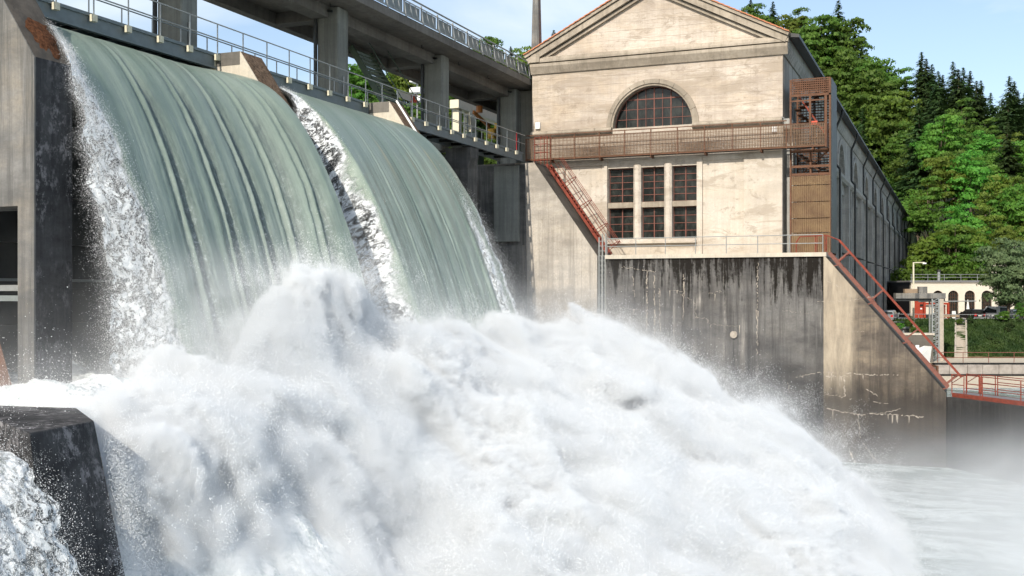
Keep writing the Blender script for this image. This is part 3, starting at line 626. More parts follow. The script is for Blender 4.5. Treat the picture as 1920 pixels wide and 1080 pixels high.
def railing(name, label, pts, h, n, mat, rails=(1.0, 0.5), r=0.024, cat='railing', group=None, post_drop=0.0):
    t = thing(name, label, cat, pts[0], group)
    L = [Vector(p) for p in pts]
    for A, B, k_ in zip(L, L[1:], n):
        for i in range(k_+1):
            p = A+(B-A)*(i/k_); MB().tube(p-Vector((0,0,post_drop)), p+Vector((0,0,h)), r, 6).build('post', mat, t)
    for f_ in rails: MB().path([p+Vector((0,0,h*f_)) for p in L], r, 6).build('rail', mat, t)
    return t
railing('ledge_railing', 'thin grey galvanised railing on the ledge below the windows', [(-18.5, Y1+0.1, ZB), (-6.5, Y1+0.1, ZB)], 0.95, [7], M['galv'], (1.0, 0.52))
# red stair rail down the buttress
rs = thing('stair_rail', 'faded red steel ladder rail descending the sloping buttress', 'stair rail', (-3, Y1+0.5, -2))
def bpt(t, off=0.0): return (-6.3+5.9*t+0.76*off, 2.0-6.98*t+0.65*off)
for yy in (Y1+0.25, Y1+0.95):
    p, q = bpt(0.0, 0.12), bpt(1.0, 0.12); MB().beam((p[0], yy, p[1]), (q[0], yy, q[1]), 0.05, 0.17).build('stringer', M['red_light'], rs)
p, q = bpt(-0.02, 0.95), bpt(1.0, 0.95); MB().beam((p[0], Y1+0.25, p[1]), (q[0], Y1+0.25, q[1]), 0.06, 0.10).build('handrail', M['red_steel'], rs)
p, q = bpt(-0.02, 0.95), bpt(1.0, 0.95); MB().beam((p[0], Y1+0.95, p[1]), (q[0], Y1+0.95, q[1]), 0.06, 0.07).build('handrail', M['red_steel'], rs)
for t in (0.07, 0.36, 0.65, 0.98):
    p, q = bpt(t, 0.12), bpt(t, 0.95); MB().beam((p[0], Y1+0.25, p[1]), (q[0], Y1+0.25, q[1]), 0.07, 0.08).build('post', M['red_light'], rs)
    MB().beam((p[0], Y1+0.95, p[1]), (q[0], Y1+0.95, q[1]), 0.06, 0.06).build('post', M['red_steel'], rs)
    p, q = bpt(t+0.02, 0.1), bpt(t+0.02, -0.25); MB().beam((p[0], Y1+0.2, p[1]), (q[0]-0.2, Y1-0.02, q[1]+0.1), 0.06, 0.06).build('bracket', M['red_light'], rs)
for i in range(32):
    p = bpt(0.03+0.95*i/31, 0.10); MB().beam((p[0], Y1+0.25, p[1]), (p[0], Y1+0.95, p[1]), 0.14, 0.03).build('tread', M['red_steel'], rs)
b = MB()
for x in (-6.9, -6.4):
    for yy in (Y1+0.25, Y1+1.0): b.tube((x, yy, ZB), (x, yy, ZB+0.95), 0.03, 6)
b.path([(-8.0, Y1+1.0, ZB+0.6), (-7.8, Y1+1.0, ZB+0.9), (-6.4, Y1+1.0, ZB+0.95), bpt(-0.02, 0.95)[:1]+(Y1+0.95,)+bpt(-0.02, 0.95)[1:]], 0.035, 6); b.tube((-8.0, Y1+1.0, ZB), (-8.0, Y1+1.0, ZB+0.6), 0.035, 6)
b.build('landing_frame', M['red_steel'], rs)
# red gangway at the foot of the buttress
gw = thing('gangway', 'red painted steel gangway with railings leading off along the guide wall', 'gangway', (0.0, Y1+1, -5.3))
dv = Vector((16, -18.0, 0)).normalized(); sv = Vector((-dv.y, dv.x, 0)); G0 = Vector((-0.2, Y1+0.35, -5.36))
def gp(s_, w, z): p = G0+dv*s_+sv*w; return (p.x, p.y, G0.z+z)
MB().beam(gp(0.1, 0.05, 0.08), gp(14, 0.05, 0.08), 0.08, 0.22).build('edge_girder', M['red_steel'], gw)
MB().beam(gp(0.1, 1.0, 0.08), gp(14, 1.0, 0.08), 0.08, 0.22).build('edge_girder', M['red_steel'], gw)
MB().beam(gp(0.1, 0.52, 0.16), gp(14, 0.52, 0.16), 0.86, 0.04).build('deck', M['grey'], gw)
for w in (0.05, 1.0):
    for s_ in (0.05, 0.9, 1.05, 2.0, 2.15, 4.6, 4.85, 7.4):
        MB().tube(gp(s_, w, 0.1), gp(s_, w, 1.15), 0.028, 6).build('post', M['red_steel'], gw)
    for a_, c_, hs in ((0.05, 0.9, (1.12, 0.62)), (1.05, 2.0, (1.15, 0.72, 0.5)), (2.12, 14, (1.15, 0.85, 0.5))):
        for h_ in hs: MB().tube(gp(a_, w, h_), gp(c_, w, h_), 0.022, 6).build('rail', M['red_steel'], gw)
    MB().tube(gp(0.1, w, 0.7), gp(0.85, w, 1.1), 0.02, 5).build('brace', M['red_steel'], gw)
CAM_SCALE = 1.0
# ================================================================== the dam: piers, gates, service bridge, road bridge
PY = [21.2, 32.3, 43.4, 54.5]; PT = 1.3; XN = -22.15
names = ['tall pale pier beside the first fall with rust coloured moss on its slope', 'pier between the two falls, pale flank and brown mossy slope', 'pier right of the second fall, pale flank and white handrail', 'shaded dark pier beside the dry bay under the footbridge']
PIERS = []
for i, y in enumerate(PY):
    t = thing('dam_pier', names[i], 'dam pier', (XN, y, -11), 'dam piers'); PIERS.append(t)
    xn = XN if i < 3 else -25.05
    prof = [(-36, -11.5), (XN, -11.5), (XN, 6.12), (-23.9, 8.7), (-24.95, 8.7), (-24.95, 8.0), (-36, 8.0)]
    if i == 3: prof = [(-36, -11.5), (xn, -11.5), (xn, 7.6), (-36, 7.6)]
    mat = M['pier'] if i == 0 else M['pier_light'] if i < 3 else M['bay']  # dry-bay pier: shade under the footbridge put into a darker concrete colour
    if i == 0:
        b = MB()
        front = [(-36, 3.0), (-36, 8.0), (-24.95, 8.0), (-24.95, 8.7), (-23.9, 8.7), (XN, 6.12), (XN, -11.5), (-22.72, -11.5), (-22.72, 2.25), (-25.5, 2.25), (-25.5, 3.0)]
        b.prism(front[::-1], 'y', y, y+PT)
        b.build('body', mat, t)
        MB().box(-25.5, y+0.30, 0.02, -22.74, y+0.50, 0.18).build('ledge_beam', M['galv'], t)
        MB().box(-25.5, y+0.28, -0.25, -22.74, y+0.50, -0.10).build('ledge_beam', M['galv_dark'], t)
        b = MB(); b.add([(-24.2, y-0.6, -3.5), (-22.75, y+0.2, -3.5), (-24.3, y+0.35, 0.1), (-24.6, y+0.2, 0.1)], [(0,1,2,3)]); b.build('brown_plate', M['rust'], t)  # slanting brown sheet in the pier's opening
    else:
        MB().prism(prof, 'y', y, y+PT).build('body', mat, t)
    if i == 3:
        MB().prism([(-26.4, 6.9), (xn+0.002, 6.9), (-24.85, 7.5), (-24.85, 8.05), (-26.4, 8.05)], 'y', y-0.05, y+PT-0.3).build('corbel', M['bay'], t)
        continue
    # the downstream faces carry other growth than the flanks
    fm = M['pier_wet'] if i != 3 else M['column']
    MB().add([(XN+0.004, y+0.05, -11.5), (XN+0.004, y+PT, -11.5), (XN+0.004, y+PT, 6.12), (XN+0.004, y+0.05, 6.12)], [(0,1,2,3)]).build('nose', fm, t)
    def sp(u, v, off=0.006): return (XN-1.75*u+0.83*off, y+v, 6.12+2.58*u+0.56*off)
    n1, n2 = 24, 10; g = MB(); vs = []; fs = []
    for a in range(n1+1):
        for c in range(n2+1):
            e = 0.045*abs(fbm(np.array([a*0.5]), np.array([c*0.6+i*9]), np.array([1.0]), 3)[0]) if 0 < a < n1 and 0 < c < n2 else 0
            vs.append(sp(a/n1, 0.03+(PT-0.03)*c/n2, 0.005+e))
    for a in range(n1):
        for c in range(n2): q = a*(n2+1)+c; fs.append((q, q+1, q+n2+2, q+n2+1))
    g.add(vs, fs, True); g.build('mossy_slope', M['moss'] if i else M['dark_slope'], t)
    if i == 0:
        g = MB(); vs = []; fs = []
        for a in range(13):
            for c in range(9):
                r_ = math.hypot((a-6)/6.5, (c-4)/4.6); h_ = max(0, 1-r_)*0.10
                vs.append(sp(0.05+0.42*a/12+0.02*math.sin(c), 0.30+0.85*c/8+0.05*math.sin(a*1.3), 0.012+h_+0.012*random.random()-(0.02 if r_ > 0.95 else 0)))
        for a in range(12):
            for c in range(8): q = a*9+c; fs.append((q, q+1, q+10, q+9))
        g.add(vs, fs, True); g.build('rust_moss', M['rust_moss'], t)
    if i in (1, 2):
        MB().box(-24.95, y-0.012, 8.22, -23.91, y-0.002, 8.698).build('cap_band', M['bridge'], t)
        MB().box(-25.16, y-0.06, 6.9, -24.97, y+0.2, 8.5).build('guide_post', M['cream'] if i == 1 else M['galv'], t)
    if i == 2:
        p, q = sp(0.98, 0.32, 0.20), sp(0.25, 0.32, 0.20); MB().tube(p, q, 0.05, 8).build('handrail', M['white'], t)
# gates between the piers
GY = [(10.8, 21.2), (22.5, 32.3), (33.6, 43.4), (44.7, 54.5)]
gl_ = ['dark steel sluice gate beside the nearest pier', 'dark steel sluice gate behind the first fall', 'dark steel sluice gate behind the second fall', 'dark steel sluice gate closing the dry bay']
for i, (a, c) in enumerate(GY):
    top = (4.8, 7.3, 8.0, 7.7)[i]
    t = thing('sluice_gate', gl_[i], 'sluice gate', (-26.5, (a+c)/2, -8), 'sluice gates')
    MB().box(-27.2, a+0.02, -10, -26.6, c-0.02, top-0.25).build('leaf', M['gate'], t)
    b = MB()
    for z in (-5, -3, -1.1, 0.2, 1.6, 3.1): b.box(-26.6, a+0.03, z-0.1, -26.25, c-0.03, z+0.1)
    b.build('rib', M['gate'], t)
    b = MB()
    for q in range(6): yy = a+(c-a)*(q+0.5)/6; b.box(-26.6, yy-0.06, -9.9, -26.3, yy+0.06, top-0.3)
    b.build('stiffener', M['gate'], t)
    MB().box(-26.58, a+0.05, 0.32, -26.05, c-0.05, 0.40).build('catwalk', M['galv_dark'], t)
bwt = thing('bay_wall', 'shadowed streaky concrete wall closing the dry bay beside the powerhouse', 'wall', (-28, 63, -11))
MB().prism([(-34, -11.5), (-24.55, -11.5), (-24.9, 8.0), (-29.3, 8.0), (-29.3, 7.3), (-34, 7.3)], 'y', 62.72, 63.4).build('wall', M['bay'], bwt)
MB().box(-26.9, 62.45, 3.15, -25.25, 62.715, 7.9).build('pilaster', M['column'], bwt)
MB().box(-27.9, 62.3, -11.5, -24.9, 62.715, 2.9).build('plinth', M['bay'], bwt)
MB().box(-28.9, 62.5, 3.0, -28.2, 62.715, 7.2).build('gate_slot', M['gate'], bwt)
t = thing('gate_arm', 'slanting dark steel gate arm in the shaded dry bay', 'gate arm', (-27.5, 59, 4))
MB().prism([(-29.2, 6.6), (-27.0, 6.2), (-28.0, 3.2), (-29.2, 3.0)], 'y', 59.0, 59.2).build('plate', M['gate'], t)
MB().beam((-26.9, 58.9, 6.3), (-28.1, 58.9, 3.0), 0.08, 0.14).build('arm', M['galv_dark'], t)
MB().beam((-29.2, 58.9, 6.72), (-26.8, 58.9, 6.35), 0.1, 0.14).build('beam', M['galv_dark'], t)
# service footbridge
fb = thing('footbridge', 'steel girder footbridge with grey railing along the dam crest', 'footbridge', (-25.7, 40, 8.7))
Y0B, Y1B = 10.0, 62.55
b = MB(); b.box(-25.03, Y0B, 8.60, -24.93, Y1B, 8.70); b.box(-25.02, Y0B, 8.22, -24.99, Y1B, 8.60); b.box(-25.10, Y0B, 8.14, -24.93, Y1B, 8.22)
b.build('edge_girder', M['beam'], fb)
b = MB(); b.box(-26.55, Y0B, 8.60, -26.45, Y1B, 8.70); b.box(-26.52, Y0B, 8.22, -26.48, Y1B, 8.60); b.build('edge_girder', M['beam'], fb)
MB().box(-26.44, Y0B, 8.62, -25.04, Y1B, 8.68).build('deck', M['galv_dark'], fb)
for q in range(34): yy = Y0B+1+q*1.53; MB().box(-26.47, yy-0.05, 8.3, -25.03, yy+0.05, 8.45).build('cross_beam', M['gate'], fb)
yy = 21.55; i = 0
br = None; pp = None
while yy < 62.3:
    if br is None:
        br = MB().cbox(-24.925, yy-0.10, 8.42, -24.76, yy+0.10, 8.64, 0.02).build('bracket', M['cream'], fb); pp = MB().tube((-24.84, yy, 8.45), (-24.84, yy, 9.75), 0.025, 6).build('post', M['galv'], fb)
        pq = MB().tube((-26.5, yy, 8.7), (-26.5, yy, 9.75), 0.025, 6).build('post', M['galv'], fb); y00 = yy
    else:
        copy_piece(br, (0, yy-y00, 0), fb); copy_piece(pp, (0, yy-y00, 0), fb); copy_piece(pq, (0, yy-y00, 0), fb)
    yy += 1.525
for x in (-24.84, -26.5):
    for z in (9.75, 9.22): MB().tube((x, Y0B, z), (x, Y1B, z), 0.024, 6).build('rail', M['galv'] if x > -26 else M['galv_dark'], fb)
MB().tube((-24.84, 61.2, 8.7), (-24.84, 61.2, 9.75), 0.03, 6).build('marker_post', M['lamp_red'], fb)
# road bridge overhead
rb = thing('road_bridge', 'heavy concrete road bridge on columns above the dam crest', 'bridge', (-28.5, 45, 13.4))
YB0, YB1 = 6.0, 110.0
pf = [(-25.75, 13.55), (-25.75, 13.92), (-31.2, 13.92), (-31.2, 13.50), (-30.9, 13.50), (-30.9, 12.95), (-30.4, 12.95), (-30.4, 13.50), (-28.2, 13.50), (-28.2, 12.95), (-27.35, 12.95), (-27.35, 13.50), (-26.3, 13.44)]
MB().prism(pf[::-1], 'y', YB0, YB1).build('deck', M['bridge'], rb)
MB().box(-25.83, YB0, 13.70, -25.752, YB1, 13.98).build('edge_kerb', M['dark_slope'], rb)
MB().box(-25.70, YB0, 13.05, -25.62, YB0+0.1, 13.2).build('drip', M['bridge'], rb)
for yc in (32.7, 43.8, 54.9, 66.0):
    MB().cbox(-28.0, yc, 8.0, -26.85, yc+0.95, 13.42, 0.05).build('column', M['column'], rb)
    MB().box(-30.39, yc+0.1, 12.96, -28.21, yc+0.85, 13.495).build('cross_head', M['bridge'], rb)
    MB().tube((-28.06, yc-0.05, 8.0), (-28.06, yc-0.05, 13.4), 0.09, 6).build('down_pipe', M['gate'], rb)
    b = MB()
    b.path([(-28.06, yc-0.05, 13.2), (-27.6, yc-0.12, 13.3), (-27.1, yc-0.12, 13.2)], 0.06, 5); b.build('pipe_bend', M['gate'], rb)
    MB().tube((-26.80, yc+0.4, 8.75), (-26.80, yc+0.4, 10.2), 0.05, 6).build('vent_pipe', M['galv'], rb)
MB().box(-28.6, 66.9, 8.2, -25.72, 67.4, 13.42).build('end_wall', M['column'], rb)
MB().box(-34, 63.6, 4.0, -25.75, 110, 8.2).build('abutment', M['bridge'], rb)
yy = YB0+0.4; j = 0; pr = None
MB().box(-25.86, YB0, 14.08, -25.80, YB1, 14.15).build('bottom_rail', M['galv'], rb)
MB().tube((-25.80, YB0, 15.02), (-25.80, YB1, 15.02), 0.045, 6).build('top_rail', M['galv_dark'], rb)
MB().tube((-25.92, YB0, 14.86), (-25.92, YB1, 14.86), 0.03, 6).build('top_rail', M['galv'], rb)
b1 = MB().beam((-25.78, yy, 13.92), (-25.95, yy, 15.0), 0.09, 0.06, (1,0,0)).build('rail_post', M['galv'], rb)
b2 = MB().beam((-25.74, yy+0.6, 14.12), (-25.94, yy+0.6, 14.88), 0.055, 0.03, (1,0,0)).build('baluster', M['galv'], rb)
b3 = MB().add([(-26.0, yy+0.06, 14.18), (-26.0, yy+1.86, 14.18), (-26.0, yy+1.86, 14.84), (-26.0, yy+0.06, 14.84)], [(0,1,2,3)]).build('infill_panel', M['galv_dark'], rb)
copy_piece(b2, (0, 0.62, 0), rb)
n_ = int((YB1-YB0)/1.92)
for q in range(1, n_):
    copy_piece(b1, (0, 1.92*q, 0), rb); copy_piece(b2, (0, 1.92*q, 0), rb); copy_piece(b2, (0, 1.92*q+0.62, 0), rb); copy_piece(b3, (0, 1.92*q, 0), rb)
for yy in (41.5, 43.2, 52.5, 57.2, 61.5): MB().path([(-26.9, yy, 13.46), (-26.9, yy, 13.3), (-26.78, yy, 13.27)], 0.025, 5).build('hook', M['gate'], rb)
# green steel stair from the road bridge to the crest
gs = thing('steel_stair', 'green painted steel stair hanging from the road bridge down to the crest', 'stair', (-28, 50, 10))
A0, A1 = Vector((-29.4, 49.2, 12.9)), Vector((-26.75, 49.2, 8.75))
for dy in (0, 2.0): MB().beam(A0+Vector((0,dy,0)), A1+Vector((0,dy,0)), 0.09, 0.30).build('stringer', M['green_steel'], gs)
for q in range(17):
    p = A0+(A1-A0)*((q+0.7)/17.5); MB().box(p.x-0.14, 49.25, p.z-0.02, p.x+0.14, 51.15, p.z+0.03).build('tread', M['green_steel'], gs)
for dy in (0.0, 2.0):
    p, q = A0+Vector((0.7, dy, 0.75)), A1+Vector((0.7, dy, 0.75)); MB().tube(p, q, 0.03, 5).build('handrail', M['green_steel'], gs)
# things standing on the crest behind the bridge
gt = thing('gantry_crane', 'cream steel gantry leg with caged ladder behind the bridge', 'gantry crane', (-33, 71, 4))
MB().beam((-33.3, 70.6, 3), (-33.3, 70.6, 13.2), 0.5, 0.5).build('leg', M['cream'], gt)
MB().beam((-32.6, 73.4, 3), (-33.1, 72.2, 13.2), 0.5, 0.9).build('leg', M['cream'], gt)
MB().box(-33.6, 70.0, 13.2, -32.9, 78, 13.8).build('girder', M['cream'], gt)
for yy in (71.15, 71.75): MB().tube((-33.0, yy, 4), (-33.0, yy, 13), 0.045, 5).build('ladder_rail', M['galv_dark'], gt)
for q in range(20): MB().tube((-33.0, 71.15, 4.2+q*0.45), (-33.0, 71.75, 4.2+q*0.45), 0.03, 5).build('rung', M['galv_dark'], gt)
for q in range(10):
    pts = [(-33.0+0.45*math.sin(math.pi*a/8), 71.45-0.5*math.cos(math.pi*a/8), 5.6+q*0.8) for a in range(9)]; MB().path(pts, 0.035, 5).build('hoop', M['galv_dark'], gt)
hj = thing('hoist', 'orange hoist beam with yellow trolley under the road bridge', 'hoist', (-30, 68, 11))
MB().beam((-30.2, 66.6, 12.2), (-30.0, 68.9, 11.5), 0.14, 0.22).build('beam', M['orange'], hj)
MB().cbox(-30.2, 69.0, 10.7, -29.7, 69.5, 11.4, 0.06).build('trolley', M['yellow'], hj)
MB().cbox(-30.1, 69.9, 11.1, -29.8, 70.2, 11.9, 0.06).build('motor', M['yellow'], hj)
MB().tube((-30.2, 67.6, 12.3), (-30.2, 67.6, 12.75), 0.24, 8).build('drum', M['orange'], hj)
pn = thing('control_cabinet', 'dark green control cabinet on the crest under the bridge', 'cabinet', (-30.6, 67.5, 8.4))
MB().cbox(-31.2, 67.4, 8.0, -30.2, 68.4, 11.0, 0.04).build('body', M['green_steel'], pn); MB().box(-31.1, 67.37, 8.3, -30.3, 67.397, 10.9).build('door', M['beam'], pn)
sl_ = thing('signal_lamp', 'small white signal board with red lamp on the crest', 'signal', (-30, 57, 9.2))
MB().box(-30.3, 55.9, 11.45, -30.2, 57.6, 11.8).build('board', M['white'], sl_); MB().cbox(-30.3, 57.62, 11.4, -30.0, 57.95, 11.85, 0.03).build('housing', M['sign_red'], sl_); MB().tube((-29.99, 57.78, 11.62), (-29.95, 57.78, 11.62), 0.09, 10).build('lens', M['white'], sl_); MB().tube((-30.25, 57.7, 8.0), (-30.25, 57.7, 11.4), 0.05, 6).build('post', M['galv'], sl_)
mt = thing('instrument_mast', 'slim mast with white instrument boxes behind the third column', 'mast', (-34, 65.6, 8))
MB().tube((-34.0, 65.7, 6), (-34.0, 65.7, 14.6), 0.06, 6).build('pole', M['galv'], mt)
for z in (13.0, 13.6, 14.3): MB().box(-34.4, 65.3, z, -33.6, 66.1, z+0.32).build('box', M['white'], mt)
lp = thing('floodlight', 'small white floodlight fixed to the first bridge column', 'floodlight', (-27.6, 32.5, 9))
MB().cbox(-27.75, 32.30, 9.42, -27.35, 32.62, 9.55, 0.03).build('lamp_head', M['white'], lp); MB().tube((-27.55, 32.5, 8.7), (-27.55, 32.5, 9.42), 0.06, 6).build('stand', M['galv'], lp)
# splitter block in the stilling basin
sb_ = thing('splitter_block', 'dark wet concrete splitter block at the edge of the basin', 'splitter block', (-17, 16.5, -6))
top = [(-21.0, 18.2), (-18.18, 18.58), (-16.05, 16.87), (-15.75, 14.96), (-17.6, 16.05), (-20.5, 15.9)]
zt = -2.6; vs = []
for p in top: vs.append((p[0], p[1], zt))
flare = [(-21.2, 18.4), (-17.0, 19.2), (-14.3, 17.2), (-14.2, 14.6), (-17.2, 15.6), (-20.5, 15.4)]
for p in top: vs.append((p[0]*0.999, p[1], zt-0.02))
for p in flare: vs.append((p[0], p[1], -10.5))
g = MB().add(vs, [(0,1,2,3,4,5)][::-1] + [(i+6, (i+1) % 6+6, (i+1) % 6+12, i+12) for i in range(6)] + [(i, (i+1) % 6, (i+1) % 6+6, i+6) for i in range(6)])
g.build('block', M['pier_wet'], sb_)
# ================================================================== water plane, far bank, hill
def bw(r, D, z=0.0): return (RT[0]*r+FW[0]*D, RT[1]*r+FW[1]*D, z)       # the right bank runs square to the camera's view axis
class BB(MB):                                                            # a builder working along the bank: (across, inland, height)
    def build(s, name, mat, parent=None):
        s.v = [bw(*p) for p in s.v]; return MB.build(s, name, mat, parent)
def bthing(name, label, cat, r, D, z, group=None): return thing(name, label, cat, bw(r, D, z), group)
ZW = -9.5
k = NT('river_water'); n1 = k.noise(k.pos((1.0, 1.0, 1)), 0.8, 5, 0.6, 0.6); n2 = k.noise(k.pos((0.16, 0.42, 1), (0, 0, 0.5)), 1.0, 8, 0.75, 1.2)
foam = k.ramp(k.math('ADD', k.math('MULTIPLY', n2, 0.7), k.math('MULTIPLY', n1, 0.4)), 0.50, 0.66)
M['river'] = k.fin(k.mix(k.math('MULTIPLY', foam, 0.9), (0.075, 0.125, 0.115), (0.62, 0.68, 0.70)), 0.22, k.bump(n2, 0.8, 0.5, k.bump(n1, 0.8, 0.3)), spec=0.5)
wp = MB().add([(-900, -60, ZW), (3000, -60, ZW), (3000, 3000, ZW), (-900, 3000, ZW)], [(0,1,2,3)]).build('water', M['river']); wp['kind'] = 'structure'; wp['label'] = 'grey green tailwater of the river below the dam'
SKY_T = [(-800, 420), (300, 400), (520, 330), (640, 205), (665, 138), (690, 126), (740, 108), (800, 98), (900, 92), (945, 97), (1000, 92), (1035, 85), (1200, 50), (1380, 30), (1450, 22), (1530, 30), (1600, 88), (1650, 112), (1720, 140), (1800, 158), (1860, 170), (1900, 188), (1960, 195), (2200, 270), (2900, 400)]
D0_T = [(-800, 310), (1000, 300), (1690, 290), (1715, 250), (1745, 175), (1780, 168), (2900, 168)]
D1_T = [(-800, 400), (1000, 385), (1400, 370), (1600, 350), (1700, 330), (1800, 305), (2900, 300)]
def tab(T, x):
    for (a, b_), (c, d_) in zip(T, T[1:]):
        if x <= c: return b_+(d_-b_)*max(0.0, (x-a)/(c-a))
    return T[-1][1]
TH = 19.0
def hill(px, D):
    d0, d1 = tab(D0_T, px), tab(D1_T, px); zr = (547-tab(SKY_T, px))/2020*d1-TH; f = (D-d0)/(d1-d0)
    base = -3.7 if px > 1690 else -4.5
    if f <= 0: return base
    if f <= 1: return base+(zr-base)*(f**0.92)
    return zr+(D-d1)*0.06*min(1, 200/(D-d1+50))
b = MB(); cols = list(range(-800, 2901, 50)); fr_ = [0, 0.1, 0.2, 0.35, 0.5, 0.65, 0.8, 0.9, 1.0]; vs = []
for px in cols:
    u = (px-960)/2020
    for D in [tab(D0_T, px)+(tab(D1_T, px)-tab(D0_T, px))*f for f in fr_] + [420, 520, 800, 1500, 3000]:
        vs.append(bw(u*D, D, hill(px, D)+0.4*math.sin(px*0.31+D*0.2)))
nr = len(fr_)+5; fs = [(i*nr+j, (i+1)*nr+j, (i+1)*nr+j+1, i*nr+j+1) for i in range(len(cols)-1) for j in range(nr-1)]
h_ = b.add(vs, fs, True).build('hill', M['soil']); h_['kind'] = 'structure'; h_['label'] = 'wooded hillside rising behind the powerhouse'
# the bank: river bed, gravel strip, quay, grass slope, yard
def strip(name, mat, r0, r1, prof, label, kind='structure', n=40):
    b = BB(); vs = []; m = len(prof)
    for i in range(n+1):
        r = r0+(r1-r0)*i/n
        for D, z in prof: vs.append((r, D, z))
    b.add(vs, [(i*m+j, (i+1)*m+j, (i+1)*m+j+1, i*m+j+1) for i in range(n) for j in range(m-1)]); o = b.build(name, mat)
    o['kind'] = kind; o['label'] = label; return o
strip('gravel_strip', M['sand'], 38, 130, [(104, -9.9), (107.5, -9.35), (111.9, -8.75)], 'pale gravel strip at the foot of the bank wall')
strip('quay', M['sand'], 38, 130, [(112.6, -7.42), (120.4, -7.40)], 'narrow quay path above the bank wall')
strip('yard', M['asphalt'], 34, 160, [(129.4, -3.70), (200, -3.66)], 'asphalt yard in front of the arched workshop')
def slope_z(D): return -7.4+(D-120.3)/(129.5-120.3)*3.72
b = BB(); vs = []; n, m = 120, 18
for i in range(n+1):
    r = 44.6+85*i/n
    for j in range(m+1):
        D = 120.3+9.3*j/m; vs.append((r, D, slope_z(D)+(0.35*abs(fbm(np.array([r*0.6]), np.array([D*0.6]), np.array([0.0]), 4)[0])+0.05 if 0 < j < m else 0.0)))
gsl = b.add(vs, [(i*(m+1)+j, (i+1)*(m+1)+j, (i+1)*(m+1)+j+1, i*(m+1)+j+1) for i in range(n) for j in range(m)], True).build('grass_slope', M['grass']); gsl['kind'] = 'structure'; gsl['label'] = 'green grass slope between quay and yard'
# grass blades and herbs on the slope
def blades(name, n, r0, r1, D0, D1, h, mat, label):
    r = RNG.uniform(r0, r1, n); D = RNG.uniform(D0, D1, n); z = -7.4+(D-120.3)/9.2*3.72+0.12
    rs_ = r-0.415*(D-119.8); keep = ~((rs_ > 49.1) & (rs_ < 50.8)); r, D, z = r[keep], D[keep], z[keep]; n = len(r)
    a = RNG.uniform(0, 6.28, n); hh = h*RNG.uniform(0.4, 1.2, n); w = hh*0.45
    lean = RNG.uniform(-0.5, 0.5, (n, 2))*hh[:, None]
    V = np.zeros((n, 3, 3)); V[:, 0] = np.stack([r-w*np.cos(a), D-w*np.sin(a), z], 1); V[:, 1] = np.stack([r+w*np.cos(a), D+w*np.sin(a), z], 1); V[:, 2] = np.stack([r+lean[:, 0], D+lean[:, 1], z+hh], 1)
    V = V.reshape(-1, 3); W = np.stack([RT[0]*V[:, 0]+FW[0]*V[:, 1], RT[1]*V[:, 0]+FW[1]*V[:, 1], V[:, 2]], 1)
    me = bpy.data.meshes.new(name); me.from_pydata(W.tolist(), [], [(3*i, 3*i+1, 3*i+2) for i in range(n)]); me.materials.append(mat)
    o = bpy.data.objects.new(name, me); COL.objects.link(o); o['kind'] = 'stuff'; o['label'] = label; return o
blades('grass', 42000, 44.8, 76, 120.5, 129.6, 0.42, M['ivy'], 'rough grass and herbs covering the bank slope')

# bank wall of dressed stones
bwl = bthing('bank_wall', 'grey stone bank wall along the water below the quay', 'bank wall', 55, 112, -9)
BB().box(44, 112.12, -10, 130, 112.6, -7.5).build('backing', M['rubber'], bwl)
r = 44.0
while r < 73:
    w = random.uniform(1.2, 1.9); j = random.uniform(0, 0.05)
    BB().cbox(r+0.02, 111.9+j, -8.55, r+w-0.02, 112.4, -7.58+random.uniform(-0.04, 0.02), 0.03).build('stone', M['stone'], bwl)
    r += w
BB().box(44, 111.8, -8.72, 130, 112.4, -8.58).build('footing', M['river_wall'], bwl)
BB().box(73, 111.95, -8.55, 130, 112.4, -7.6).build('far_stretch', M['stone'], bwl)
def brail(name, label, r0, r1, D, z, h, n, mat, rails=(1.0, 0.5), grp=None, rr=0.035):
    t = bthing(name, label, 'railing', r0, D, z, grp)
    for i in range(n+1): x = r0+(r1-r0)*i/n; BB().tube((x, D, z), (x, D, z+h), rr, 5).build('post', mat, t)
    for f in rails: BB().tube((r0, D, z+h*f), (r1, D, z+h*f), rr, 5).build('rail', mat, t)
    return t
brail('quay_railing', 'thin red railing along the quay below the grass slope', 44.6, 74, 112.9, -7.42, 1.05, 11, M['red_light'])
brail('yard_railing', 'pale metal railing at the edge of the car yard', 46.5, 51.4, 129.7, -3.7, 1.0, 4, M['galv'])
brail('yard_railing', 'pale metal railing beside the timber benches above the slope', 51.6, 66, 129.7, -3.7, 0.95, 8, M['galv'])
# stair up the bank
bs = bthing('bank_stair', 'straight stone stair climbing the grass slope to the yard', 'stair', 50.4, 120, -7.4)
N = 22
ssh = lambda D: 0.415*(D-119.8)                    # the flight climbs askew to the bank, sheared along the camera's line of sight
for i in range(N):
    D = 119.8+9.6*i/N; z = -7.4+3.72*i/N; q = ssh(D); BB().box(49.4+q, D, z-0.3, 50.45+q, D+0.52, z+0.17).build('step', M['step'], bs)
for x in (49.3, 50.55):
    e = ssh(129.5); BB().add([(x-0.1,119.8,-7.6),(x+0.1,119.8,-7.6),(x+0.1+e,129.5,-3.75),(x-0.1+e,129.5,-3.75),(x-0.1,119.8,-7.1),(x+0.1,119.8,-7.1),(x+0.1+e,129.5,-3.4),(x-0.1+e,129.5,-3.4)], [(0,3,2,1),(4,5,6,7),(0,1,5,4),(1,2,6,5),(2,3,7,6),(3,0,4,7)]).build('string_wall', M['step'], bs)
